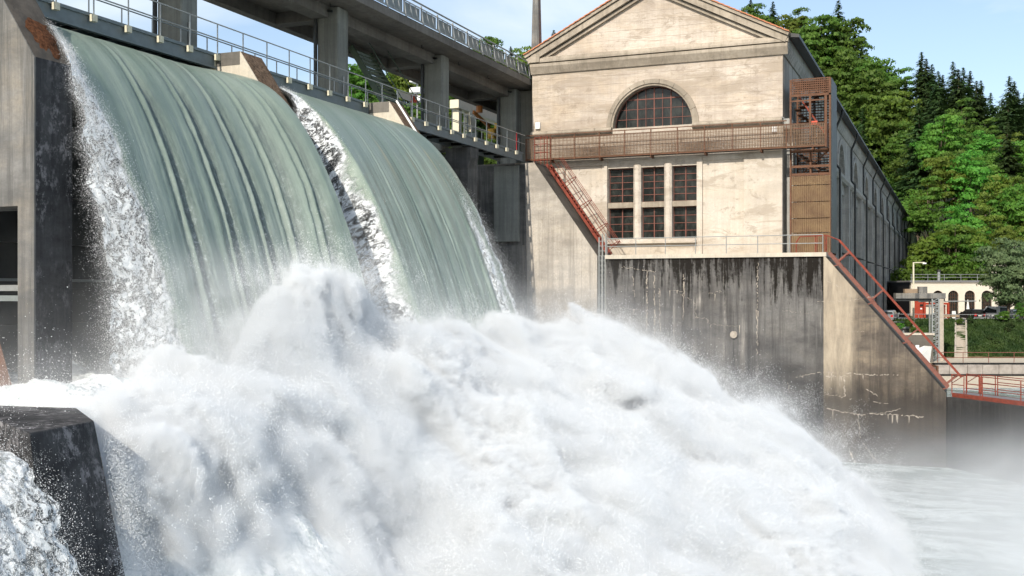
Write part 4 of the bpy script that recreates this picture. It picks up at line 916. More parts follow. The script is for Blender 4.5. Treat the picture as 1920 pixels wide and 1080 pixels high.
# tunnel portal with boat
tp = bthing('tunnel_portal', 'concrete wall with dark arched tunnel mouth at the water', 'tunnel portal', 40.5, 113, -8)
pa = arc(41.0, -6.8, 0.98, math.pi, 0, 12)
BB().prism([(38.3, -9.8), (40.02, -9.8), (40.02, -6.8)]+pa[1:-1]+[(41.98, -6.8), (41.98, -9.8), (44.2, -9.8), (44.2, -4.55), (38.3, -4.55)], 'y', 113.0, 114.2).build('wall', M['slope_wall'], tp)
BB().box(39.5, 114.21, -9.8, 42.5, 114.5, -5.5).build('tunnel_dark', M['black'], tp)
BB().box(38.2, 112.9, -4.55, 44.3, 114.3, -4.35).build('coping', M['pier_light'], tp)
qb = bthing('quay_block', 'concrete mooring block below the tunnel mouth', 'mooring block', 41.5, 109, -9)
BB().box(38.6, 106.5, -10, 41.9, 112.9, -7.45).build('block', M['slope_wall'], qb); BB().box(41.91, 106.3, -10, 42.1, 112.95, -7.3).build('steel_face', M['rust'], qb)
bo = bthing('covered_boat', 'boat under a white canvas cover beside the tunnel mouth', 'boat', 41.3, 109.5, -7.4)
BB().add([(40.1,109,-7.3),(42.5,109.6,-7.3),(42.6,111.4,-7.3),(40.2,111.4,-7.3),(40.0,108.8,-6.95),(42.6,109.3,-5.55),(42.7,111.6,-5.6),(40.1,111.6,-6.7),(41.4,108.9,-6.35)], [(3,2,1,0),(0,1,5,8,4),(1,2,6,5),(2,3,7,6),(3,0,4,7),(4,8,7),(8,5,6,7)]).build('cover', M['cloth'], bo)
BB().add([(40.0,108.9,-7.42),(42.6,109.5,-7.42),(42.7,111.5,-7.42),(40.1,111.5,-7.42),(39.9,108.7,-7.25),(42.7,109.4,-7.25),(42.8,111.6,-7.25),(40.0,111.6,-7.25)], [(0,3,2,1),(4,5,6,7),(0,1,5,4),(1,2,6,5),(2,3,7,6),(3,0,4,7)]).build('hull', M['wood'], bo)
for x in (40.9, 41.6): BB().box(x, 111.0, -7.0, x+0.35, 111.1, -5.5).build('mast_frame', M['white'], bo)
# crane, platform and lamp between powerhouse and yard
cr = bthing('bank_crane', 'weathered steel lattice crane column with heavy top beam on the bank', 'crane', 45, 115, -7.4)
for x in (44.85, 45.55):
    for D in (115.0, 115.7): BB().box(x-0.07, D-0.07, -7.42, x+0.07, D+0.07, -0.75).build('leg', M['galv'], cr)
b = BB()
for i in range(20):
    z = -7.3+i*0.33
    b.beam((44.85, 114.98, z), (45.55, 114.98, z+0.33), 0.05, 0.06) if i % 2 else b.beam((45.55, 114.98, z), (44.85, 114.98, z+0.33), 0.05, 0.06)
    b.box(44.85, 114.95, z-0.03, 45.55, 115.0, z+0.03)
b.build('lattice', M['galv'], cr)
BB().box(45.6, 115.05, -7.42, 46.1, 115.6, -0.75).build('web', M['step'], cr)
BB().box(41.0, 115.0, -0.72, 46.3, 115.8, -0.15).build('top_beam', M['pier'], cr); BB().box(40.8, 115.2, -1.0, 46.3, 115.6, -0.723).build('under_beam', M['gate'], cr)
BB().cbox(42.0, 115.0, -0.147, 43.4, 115.8, 0.30, 0.15).build('winch', M['wood'], cr); BB().cbox(43.5, 115.1, -0.147, 44.4, 115.7, 0.55, 0.05).build('cab', M['pier'], cr)
BB().tube((43.5, 115.3, -1.05), (50.0, 116, -1.0), 0.06, 6).build('cable_tray', M['galv'], cr)
lpn = bthing('street_lamp', 'slim pale lamp post with short arm beside the powerhouse end', 'street lamp', 44.2, 118, -4)
BB().tube((44.2, 118.6, -3.9), (44.2, 118.6, 3.25), 0.13, 8, 0.09).build('post', M['cream'], lpn); BB().tube((44.2, 118.6, 3.2), (45.4, 118.6, 3.22), 0.06, 6).build('arm', M['cream'], lpn); BB().cbox(45.2, 118.5, 3.05, 45.6, 118.7, 3.2, 0.03).build('lamp_head', M['white'], lpn)
pf_ = bthing('service_platform', 'cantilevered steel service platform on diagonal struts', 'platform', 43, 121, -4)
BB().box(40.6, 119, -4.05, 44.0, 123, -3.9).build('deck', M['galv'], pf_); BB().box(41.0, 119.1, -4.6, 43.9, 122.8, -4.06).build('girder', M['gate'], pf_)
BB().tube((43.4, 119.5, -4.1), (42.0, 115.4, -7.3), 0.11, 8).build('strut', M['galv'], pf_)
for x in (40.7, 42.0, 43.1, 43.9): BB().tube((x, 119.1, -3.9), (x, 119.1, -2.85), 0.04, 5).build('post', M['galv'], pf_)
for z in (-2.85, -3.35): BB().tube((40.7, 119.1, z), (43.9, 119.1, z), 0.04, 5).build('rail', M['galv'], pf_)
# workshop with arched windows
D = 150.0
ws = bthing('workshop', 'low cream workshop with tall arched windows and flat railed roof', 'workshop', 66, D, -3.7)
b = BB(); AC_ = [57.3, 59.3, 61.45, 63.75, 66.1, 68.4, 70.7, 73.0]
r0 = 55.6; zt_ = 1.35; pr_ = 0.72; zsp = -0.55
for i, c in enumerate(AC_):
    e = (AC_[i+1]+c)/2 if i+1 < len(AC_) else 90
    if i == 0: b.prism([(r0, -3.7), (e, -3.7), (e, zt_), (r0, zt_)], 'y', D, D+0.6)
    else:
        a_ = arc(c, zsp, pr_, math.pi, 0, 14); b.prism([(r0, -3.7), (c-pr_, -3.7), (c-pr_, zsp)]+a_[1:-1]+[(c+pr_, zsp), (c+pr_, -3.7), (e, -3.7), (e, zt_), (r0, zt_)], 'y', D, D+0.6)
    r0 = e
b.build('wall', M['plaster'], ws)
BB().box(55.6, D+0.6, -3.7, 90, D+13, zt_).build('core', M['black'], ws)
BB().box(55.3, D-0.25, zt_+0.003, 90, D+13.2, zt_+0.22).build('roof', M['grey'], ws); BB().box(55.5, D-0.10, zt_-0.18, 90, D-0.003, zt_-0.02).build('cornice', M['plaster'], ws)
for i, c in enumerate(AC_[1:]):
    fr = BB(); o_ = arc(c, zsp, pr_, 0, math.pi, 12); i_ = arc(c, zsp, pr_-0.07, 0, math.pi, 12)
    for q in range(12): fr.prism([o_[q], o_[q+1], i_[q+1], i_[q]], 'y', D+0.22, D+0.30)
    for t in (-pr_+0.03, -0.28, 0, 0.28, pr_-0.03): fr.box(c+t-0.014, D+0.22, -3.7, c+t+0.014, D+0.29, zsp+math.sqrt(max(0, pr_*pr_-t*t))-0.02)
    for z in (-2.6, -2.15, -1.7, -1.25, -0.8, -0.35): fr.box(c-pr_+0.03, D+0.225, z-0.014, c+pr_-0.03, D+0.285, z+0.014)
    w_ = fr.build('arched_window', M['rust'], ws)
    BB().prism([(c-pr_, -3.7), (c+pr_, -3.7), (c+pr_, zsp)]+arc(c, zsp, pr_, 0, math.pi, 12)[1:-1]+[(c-pr_, zsp)], 'y', D+0.32, D+0.36).build('pane', M['glass'], w_)
    if i == 2:
        d_ = BB().box(c-pr_+0.04, D+0.14, -3.7, c+pr_-0.04, D+0.21, -2.75).build('door', M['red_door'], ws); BB().box(c-0.45, D+0.12, -3.1, c+0.5, D+0.137, -2.45).build('door_panel', M['orange'], ws)
dr = BB().box(55.75, D-0.12, -3.7, 57.55, D-0.005, -0.75).build('door', M['red_door'], ws)
for z in (-1.45, -2.05): BB().box(56.75, D-0.14, z, 57.3, D-0.123, z+0.32).build('door_pane', M['glass'], dr)
BB().box(56.8, D-0.14, -2.45, 57.05, D-0.124, -2.25).build('notice', M['white'], dr)
MBt = BB().tube((61.8, D+6, 1.3), (61.8, D+6, 2.9), 0.2, 10).build('flue', M['galv'], ws); BB().tube((61.8, D+6, 2.9), (61.8, D+6, 3.2), 0.28, 10).build('flue_cap', M['gate'], MBt)
b = BB()
for z in (2.4, 2.0): b.tube((55.5, D, z), (88, D, z), 0.035, 5)
rr_ = b.build('roof_rail', M['galv'], ws)
for i in range(13): BB().tube((55.6+2.3*i, D, 1.5), (55.6+2.3*i, D, 2.4), 0.04, 5).build('roof_rail_post', M['galv'], ws)
hs = bthing('white_house', 'white house with hipped roof half hidden by the tall tree', 'house', 74, 155, 0)
BB().box(73.0, 156, -3, 82, 164, 5.3).build('wall', M['plaster'], hs); BB().prism([(72.5, 5.3), (82.5, 5.3), (77.5, 7.2)], 'y', 155.6, 164.4).build('roof', M['grey'], hs); 
for x in (73.6, 75.2): BB().box(x, 155.96, 3.6, x+0.8, 155.998, 4.8).build('window', M['glass'], hs)
ps = bthing('portal_shelter', 'red framed shelter with peach panels in the yard', 'shelter', 54.7, 141, -3.7)
for x in (53.9, 57.0): BB().box(x, 141, -3.7, x+0.25, 141.3, -1.7).build('frame_post', M['red_door'], ps)
BB().box(53.9, 141, -1.697, 57.25, 141.3, -1.42).build('frame_beam', M['red_door'], ps); BB().box(54.16, 141.4, -3.0, 55.4, 141.5, -1.75).build('panel', M['plaster'], ps); BB().box(55.9, 141.4, -3.69, 56.9, 141.5, -1.75).build('panel', M['red_light'], ps); BB().box(54.2, 141.35, -3.69, 55.3, 142, -3.0).build('cabinet', M['gate'], ps)
cs_ = bthing('closed_parasol', 'closed pale parasol standing in front of the arched window', 'parasol', 62.0, 147, -3.7)
BB().tube((62.2, 147, -3.7), (62.2, 147, -1.0), 0.035, 6).build('pole', M['galv'], cs_); BB().tube((62.2, 147, -2.7), (62.2, 147, -1.1), 0.26, 8, 0.05).build('canopy', M['cloth'], cs_)
sg = bthing('yard_sign', 'small white standing sign beside the black parked car', 'sign', 57.9, 141, -3.7)
BB().box(58.0, 142, -3.6, 58.5, 142.06, -2.55).build('board', M['white'], sg); BB().box(58.1, 142.02, -3.7, 58.15, 142.1, -2.5).build('leg', M['galv'], sg); BB().box(58.35, 142.02, -3.7, 58.4, 142.1, -2.5).build('leg', M['galv'], sg)
for i, x in enumerate((53.0, 54.1)):
    bn = bthing('bench', ['timber bench at the top of the bank stair', 'timber bench farther along the yard railing'][i], 'bench', x, 131, -3.7, 'benches by the yard railing')
    BB().box(x-0.5, 131, -3.28, x+0.5, 131.5, -3.22).build('seat', M['wood'], bn); BB().box(x-0.5, 131.45, -3.1, x+0.5, 131.52, -2.8).build('backrest', M['wood'], bn)
    for dx in (-0.42, 0.36): BB().box(x+dx, 131.05, -3.7, x+dx+0.06, 131.5, -3.285).build('leg', M['gate'], bn)
# parked cars
def car(label, r, D, heading, paint, van=False, z0=-3.68):
    t = bthing('parked_car', label, 'car', r, D, z0, 'cars parked in the yard'); c, s = math.cos(heading), math.sin(heading)
    class CB(MB):
        def build(q, name, mat, parent): q.v = [bw(r+p[0]*c-p[1]*s, D+p[0]*s+p[1]*c, z0+p[2]) for p in q.v]; return MB.build(q, name, mat, parent)
    h = 1.82 if van else 1.46; W = 0.86                     # rear at y = -2, front at y = +2
    sec = [(-2.05, 0.32, .78), (-2.1, 0.55, .84), (-2.08, 0.95, W), (-1.9, 1.0, W), (1.0, 0.98, W), (1.9, 0.82, .82), (2.1, 0.6, .76), (2.08, 0.32, .7)]
    low = CB(); vs = [(-w, y, z) for y, z, w in sec]+[(w, y, z) for y, z, w in sec]; n = len(sec)
    low.add(vs, [tuple(range(n)), tuple(range(2*n-1, n-1, -1))]+[(i, i+n, (i+1) % n+n, (i+1) % n) for i in range(n)]); low.build('body', paint, t)
    cab = [(-1.98, 0.99, .82), (-1.9 if van else -1.75, h-0.08, .66), (-1.7 if van else -1.3, h, .62), (0.1, h, .62), (0.95, 0.99, .80)]
    if van: cab[3] = (0.3, h, .62)
    b = CB(); n = len(cab); vs = [(-w, y, z) for y, z, w in cab]+[(w, y, z) for y, z, w in cab]
    b.add(vs, [tuple(range(n)), tuple(range(2*n-1, n-1, -1))]+[(i, i+n, (i+1) % n+n, (i+1) % n) for i in range(n)]); b.build('cabin', paint, t)
    y0, z0_, w0 = cab[0]; y1, z1, w1 = cab[1]
    CB().add([(-w0+.12, y0-.014, z0_+.06), (w0-.12, y0-.014, z0_+.06), (w1-.08, y1-.014, z1-.06), (-w1+.08, y1-.014, z1-.06)], [(0,1,2,3)]).build('rear_window', M['glass'], t)
    for sx in (-1, 1):
        CB().add([(sx*(.825), -1.6, 1.05), (sx*.815, .75, 1.05), (sx*.645, .12, h-.1), (sx*.645, -1.35, h-.1)], [(0,1,2,3)]).build('side_window', M['glass'], t)
        CB().box(sx*.62-.14, -2.12, .62 if not van else .7, sx*.62+.14, -2.07, .9).build('tail_light', M['lamp_red'], t)
        for y in (-1.3, 1.3):
            w_ = CB().tube((sx*.70, y, .31), (sx*.89, y, .31), .31, 14).build('wheel', M['rubber'], t); CB().tube((sx*.885, y, .31), (sx*.90, y, .31), .19, 10).build('rim', M['silver'], w_)
        CB().cbox(sx*.98-.1, .55, .98, sx*.98+.1, .7, 1.12, .02).build('wing_mirror', paint, t)
    CB().box(-.26, -2.125, .6, .26, -2.105, .72).build('number_plate', M['white'], t); CB().box(-.8, -2.14, .34, .8, -2.0, .5).build('bumper', M['grey'], t)
car('black hatchback parked before the arched windows', 58.6, 137.5, 0.12, M['black'])
car('white van parked nearest the tall pale tree', 60.6, 136.0, 0.35, M['white'], True)
car('white low car parked half hidden beyond the white van', 62.9, 138.5, 0.75, M['white'])
car('silver car parked in the shade against the powerhouse wall', 45.9, 131.0, -0.5, M['silver'])

# ================================================================== trees
def rot_basis(n, rng):
    a = rng.normal(size=(n, 3)); a /= np.linalg.norm(a, axis=1)[:, None]; b_ = rng.normal(size=(n, 3)); b_ -= (a*b_).sum(1)[:, None]*a; b_ /= np.linalg.norm(b_, axis=1)[:, None]; return a, b_
def quads_mesh(name, C, U, V, mat):
    n = len(C); P = np.empty((n, 4, 3)); P[:, 0] = C-U*0.9-V*0.2; P[:, 1] = C+V; P[:, 2] = C+U; P[:, 3] = C-V*0.8
    me = bpy.data.meshes.new(name); me.vertices.add(4*n); me.vertices.foreach_set('co', P.reshape(-1).astype(np.float32))
    me.loops.add(4*n); me.loops.foreach_set('vertex_index', np.arange(4*n, dtype=np.int32)); me.polygons.add(n); me.polygons.foreach_set('loop_start', np.arange(0, 4*n, 4, dtype=np.int32)); me.polygons.foreach_set('loop_total', np.full(n, 4, np.int32))
    me.update(); me.materials.append(mat); return me
def broadleaf(seed, H=16.0, W=9.5, clumps=46, per=62, leaf=0.28, low=0.22):
    rng = np.random.default_rng(seed); cs = []
    while len(cs) < clumps:
        p = rng.uniform(-1, 1, 3); q = np.linalg.norm(p)
        if q > 1 or q < 0.45: continue
        f = 0.80+0.30*float(fbm(np.array([p[0]*1.6+seed]), np.array([p[1]*1.6]), np.array([p[2]*1.6]), 2, seed)[0])
        cs.append(p*f)
    cs = np.array(cs); zc = H*(low+(1-low)/2); cen = np.stack([cs[:, 0]*W/2, cs[:, 1]*W/2, zc+cs[:, 2]*H*(1-low)/2], 1)
    rad = rng.uniform(0.9, 1.75, clumps)*W/9.5
    d = rng.normal(size=(clumps, per, 3)); d /= np.linalg.norm(d, axis=2)[:, :, None]; d[:, :, 2] = np.abs(d[:, :, 2])*0.9-0.25
    rr = rng.uniform(0.55, 1.08, (clumps, per, 1))
    P = (cen[:, None]+d*rr*rad[:, None, None]*np.array([1.15, 1.15, 0.72])).reshape(-1, 3)
    n = len(P); a, b_ = rot_basis(n, rng); nd = d.reshape(-1, 3)
    # leaves lie roughly along the clump's surface
    a -= (a*nd).sum(1)[:, None]*nd*0.6; b_ = np.cross(a, nd)+0.35*b_
    sz = leaf*rng.uniform(0.6, 1.35, (n, 1))*W/9.5
    return P, a*sz, b_*sz*0.75, cen, H
def spruce(seed, H=22.0, W=6.0, leaf=0.62):
    rng = np.random.default_rng(seed); C = []; U = []; V = []; z = H*0.10
    while z < H*0.985:
        f = 1-(z/H); L = W/2*(f**0.88)*rng.uniform(0.72, 1.18)+0.12; nb = int(9+8*f)
        for i in range(nb):
            if rng.random() < 0.12: continue
            g = rng.uniform(0, 6.283); dx, dy = math.cos(g), math.sin(g); l = L*rng.uniform(0.65, 1.1); m = max(2, int(l/0.42))
            for j in range(m):
                t = (j+0.7)/m; p = np.array([dx*l*t, dy*l*t, z-0.42*l*t+0.14*l*t*t])
                for q in range(3):
                    C.append(p+rng.normal(size=3)*0.14*(0.3+0.7*min(1.0, f*3))); s_ = leaf*rng.uniform(0.6, 1.2)*(1.1-0.45*t)*(0.38+0.62*min(1.0, f*3))
                    U.append(np.array([dx, dy, -0.45])*s_+rng.normal(size=3)*0.1); V.append(np.array([-dy, dx, rng.uniform(-0.5, 0.2)])*s_*0.5)
        z += 0.78*(0.5+f*0.6)
    return np.array(C), np.array(U), np.array(V), None, H
def trunk_mesh(cen, H, r, seed, conifer=False):
    rng = np.random.default_rng(seed); b = MB(); top = H*(0.97 if conifer else 0.72); pts = [Vector((0.12*math.sin(i*1.7+seed), 0.12*math.cos(i*1.3+seed), -0.8+(top+0.8)*i/6)) for i in range(7)]
    for i in range(6): b.tube(pts[i], pts[i+1], r*(1-i/6.6), 7, r*(1-(i+1)/6.6))
    if cen is not None:
        for c in cen[rng.permutation(len(cen))[:14]]:
            z = float(np.clip(c[2]*0.55, H*0.18, H*0.6)); b.tube((0, 0, z), (c[0]*0.9, c[1]*0.9, c[2]), r*0.35, 5, r*0.08)
    return b
SPEC = {}
def make_kind(key, gen, mats, trunk_r, conifer=False):
    P, U, V, cen, H = gen
    tb = trunk_mesh(cen, H, trunk_r, len(SPEC), conifer); me = bpy.data.meshes.new('trunk'); me.from_pydata(tb.v, [], tb.f); me.materials.append(M['bark'])
    SPEC[key] = (me, {m: quads_mesh('crown', P, U, V, M[m]) for m in mats}, H)
make_kind('b0', broadleaf(3, 17, 10.5, 56, 115), ('leaf_mid', 'leaf_bright', 'leaf_olive', 'ivy'), 0.30)
make_kind('b1', broadleaf(8, 19, 9.0, 54, 115), ('leaf_mid', 'leaf_bright', 'leaf_olive'), 0.30)
make_kind('b2', broadleaf(21, 14, 11.0, 56, 115), ('leaf_mid', 'leaf_bright', 'leaf_olive', 'ivy'), 0.28)
make_kind('b3', broadleaf(34, 21, 11.5, 66, 115, 0.30, 0.12), ('leaf_mid', 'leaf_bright', 'leaf_olive'), 0.34)
make_kind('p0', broadleaf(55, 9.0, 7.4, 80, 130, 0.22, 0.14), ('leaf_pale',), 0.22)
make_kind('s0', spruce(5, 22, 13), ('needle',), 0.26, True)
make_kind('s1', spruce(9, 25, 14), ('needle',), 0.28, True)
make_kind('s2', spruce(14, 18, 12), ('needle',), 0.22, True)
def tree(name, key, mat, loc, scale, rz, label, group=None, sxy=None):
    t = thing(name, label, 'tree', loc, group); t.rotation_euler = (random.uniform(-0.03, 0.03), random.uniform(-0.03, 0.03), rz); t.scale = (sxy or scale, sxy or scale, scale)
    tm, cm, H = SPEC[key]
    for nm, me in (('trunk', tm), ('crown', cm[mat])):
        o = bpy.data.objects.new(nm, me); COL.objects.link(o); o.parent = t
    return t
def where(px, f):
    if px < 1100: return ('on the skyline behind the bridge' if f > 0.85 else 'seen between the road bridge columns')
    if px < 1565: return 'over the gable end of the powerhouse'
    if px < 1735: return ('at the hilltop above the long powerhouse roof' if f > 0.7 else 'close above the long powerhouse roof')
    return ('on the skyline of the right hill' if f > 0.88 else 'on the upper slope of the right hill' if f > 0.55 else 'midway up the slope of the right hill' if f > 0.2 else 'low on the slope behind the workshop')
KINDW = {'leaf_mid': 'broad mid green tree', 'leaf_bright': 'fresh bright green tree', 'leaf_olive': 'yellowish olive green tree', 'needle': 'dark pointed spruce'}
LB = {'leaf_mid': 'broad mid green tree in the hillside forest', 'leaf_bright': 'fresh bright green tree in the hillside forest', 'leaf_olive': 'yellowish olive green tree in the hillside forest', 'needle': 'dark narrow spruce in the hillside forest'}
GR = {'leaf_mid': 'mid green trees on the hill', 'leaf_bright': 'bright green trees on the hill', 'leaf_olive': 'olive trees on the hill', 'needle': 'spruces on the hill'}
def hill_tree(px, f, mat, key=None, scale=1.0, label=None, group=None, name=None):
    D = tab(D0_T, px)+(tab(D1_T, px)-tab(D0_T, px))*f; u = (px-960)/2020; p = bw(u*D, D, hill(px, D)-0.3)
    if key is None: key = random.choice(['s0', 's1', 's2']) if mat == 'needle' else random.choice(['b0', 'b1', 'b2', 'b3'])
    nm = name or ('spruce_tree' if mat == 'needle' else 'broadleaf_tree')
    s_ = scale*random.uniform(0.85, 1.15); return tree(nm, key, mat, p, s_, random.uniform(0, 6.28), label or KINDW[mat]+' '+where(px, f), None if label else KINDW[mat]+'s '+where(px, f), s_*(1.12 if mat == 'needle' else 1.08))
for f, step in ((0.0, 50), (0.12, 52), (0.25, 54), (0.38, 54), (0.5, 54), (0.62, 52), (0.74, 50), (0.86, 48), (0.97, 42)):
    px = 1362+random.uniform(0, 30)
    while px < 1975:
        q = px; ff = min(1.0, max(0.0, f+random.uniform(-0.05, 0.05))); px += step*random.uniform(0.75, 1.25)
        if q < 1560 and ff < 0.45: continue
        if q < 1700 and ff < 0.2: continue
        if q > 1735:
            if ff > 0.66: m = random.choices(['needle', 'leaf_mid', 'leaf_olive'], [0.62, 0.28, 0.10])[0]
            elif ff > 0.32: m = random.choices(['leaf_bright', 'leaf_mid', 'needle'], [0.62, 0.26, 0.12])[0]
            else: m = random.choices(['leaf_olive', 'leaf_bright', 'leaf_mid'], [0.6, 0.28, 0.12])[0]
        else: m = random.choices(['leaf_mid', 'leaf_olive', 'needle'], [0.66, 0.22, 0.12 if q > 1500 else 0.5])[0]
        sc = 0.95 if q > 1735 else 1.25
        if ff < 0.1 and q > 1735: sc = 0.8
        hill_tree(q, ff, m, None, sc)
for f, step in ((0.4, 50), (0.53, 48), (0.66, 46), (0.78, 44), (0.9, 42), (1.0, 38)):
    px = 630
    while px < 1060:
        q = px; px += step*random.uniform(0.75, 1.25); hill_tree(q, min(1, f+random.uniform(-0.04, 0.04)), random.choices(['leaf_mid', 'leaf_olive', 'leaf_bright', 'needle'], [0.5, 0.3, 0.15, 0.05])[0], None, 1.2)
hill_tree(1036, 1.0, 'needle', 's0', 1.12, 'lone dark spruce rising over the edge of the tiled gable')
hill_tree(957, 1.0, 'needle', 's2', 1.05, 'dark conifer showing above the bridge parapet beside the gable')
hill_tree(1408, 1.0, 'needle', 's1', 0.95, 'first dark spire of the spruces over the gable roof edge'); hill_tree(1447, 1.0, 'needle', 's1', 1.08, 'tallest dark spruce spire above the gable roof edge'); hill_tree(1478, 0.97, 'needle', 's0', 1.0, 'slim spruce spire next to the big bright crown')
for px, f, s in ((1525, 0.8, 1.55), (1590, 0.72, 1.6), (1640, 0.62, 1.6), (1680, 0.5, 1.5), (1655, 0.8, 1.5), (1570, 0.9, 1.35)): hill_tree(px, f, 'leaf_mid', 'b3', s, None)
for px, f in ((1735, 0.98), (1752, 1.0), (1770, 0.96), (1790, 1.0), (1806, 0.93), (1822, 1.0), (1842, 0.97), (1862, 0.92), (1880, 1.0), (1900, 0.95), (1917, 1.0), (1938, 0.95), (1760, 0.84), (1830, 0.82), (1895, 0.83)): hill_tree(px, f, 'needle', random.choice(['s0', 's1']), 1.0)
hill_tree(1775, 0.03, 'leaf_olive', 'b2', 0.92, 'wide rounded olive tree just behind the workshop roof'); hill_tree(1826, 0.05, 'leaf_olive', 'b0', 0.8, 'lower olive tree right above the roof flue')
tree('parking_tree', 'p0', 'leaf_pale', bw(60.6, 131.5, -3.9), 1.16, 0.7, 'loose pale green tree standing at the edge of the car yard')
tree('parking_tree', 'p0', 'leaf_pale', bw(64.0, 134, -3.8), 1.1, 2.7, 'second pale tree farther right by the white house')
def bush(name, key, mat, r, D, z, s, label): return tree(name, key, mat, bw(r, D, z), s, random.uniform(0, 6), label)
bush('bush', 'b2', 'leaf_mid', 58.6, 128.6, -4.3, 0.16, 'rounded dark bush on top of the grass slope'); bush('bush', 'b0', 'leaf_mid', 61.0, 129.3, -4.1, 0.17, 'taller bush under the pale tree'); bush('bush', 'b2', 'leaf_mid', 53.3, 128.3, -4.4, 0.10, 'low bush beside the top of the bank stair')
for i_ in range(26):
    D_ = random.uniform(121.2, 129.3); r_ = random.uniform(51.8, 66)+0.3*(D_-120)
    t_ = bush('bush', random.choice(['b0', 'b2']), 'ivy', r_, D_, slope_z(D_)-0.25, random.uniform(0.05, 0.10), 'low ivy clump on the grass slope right of the bank stair'); t_['group'] = 'ivy clumps on the bank right of the stair'
bush('bush', 'b2', 'leaf_bright', 41.9, 116.5, -4.5, 0.09, 'small bright bush above the tunnel mouth'); bush('bush', 'b0', 'leaf_mid', 43.6, 118, -4.6, 0.12, 'green bush behind the lattice crane'); bush('bush', 'b2', 'leaf_mid', 46.9, 125, -5.6, 0.13, 'leafy shrub left of the bank stair'); bush('bush', 'b2', 'leaf_mid', 47.3, 122.8, -6.5, 0.13, 'lower shrub left of the bank stair')
hd = bthing('hedge', 'long clipped green hedge behind the workshop roof railing', 'hedge', 70, 166, -3)
P, U, V, cen, H = broadleaf(77, 2.0, 2.0, 30, 40, 0.2)
rng = np.random.default_rng(4); n = 9000; C = np.stack([rng.uniform(56, 92, n), 164.5+rng.normal(0, 0.6, n), rng.uniform(-3.6, 3.2, n)+rng.normal(0, 0.4, n)], 1); a, b_ = rot_basis(n, rng)
Cw = np.stack([RT[0]*C[:, 0]+FW[0]*C[:, 1], RT[1]*C[:, 0]+FW[1]*C[:, 1], C[:, 2]], 1)-np.array(WORLD_LOC[hd.name])
o = bpy.data.objects.new('foliage', quads_mesh('foliage', Cw, a*0.3, b_*0.25, M['leaf_mid'])); COL.objects.link(o); o.parent = hd
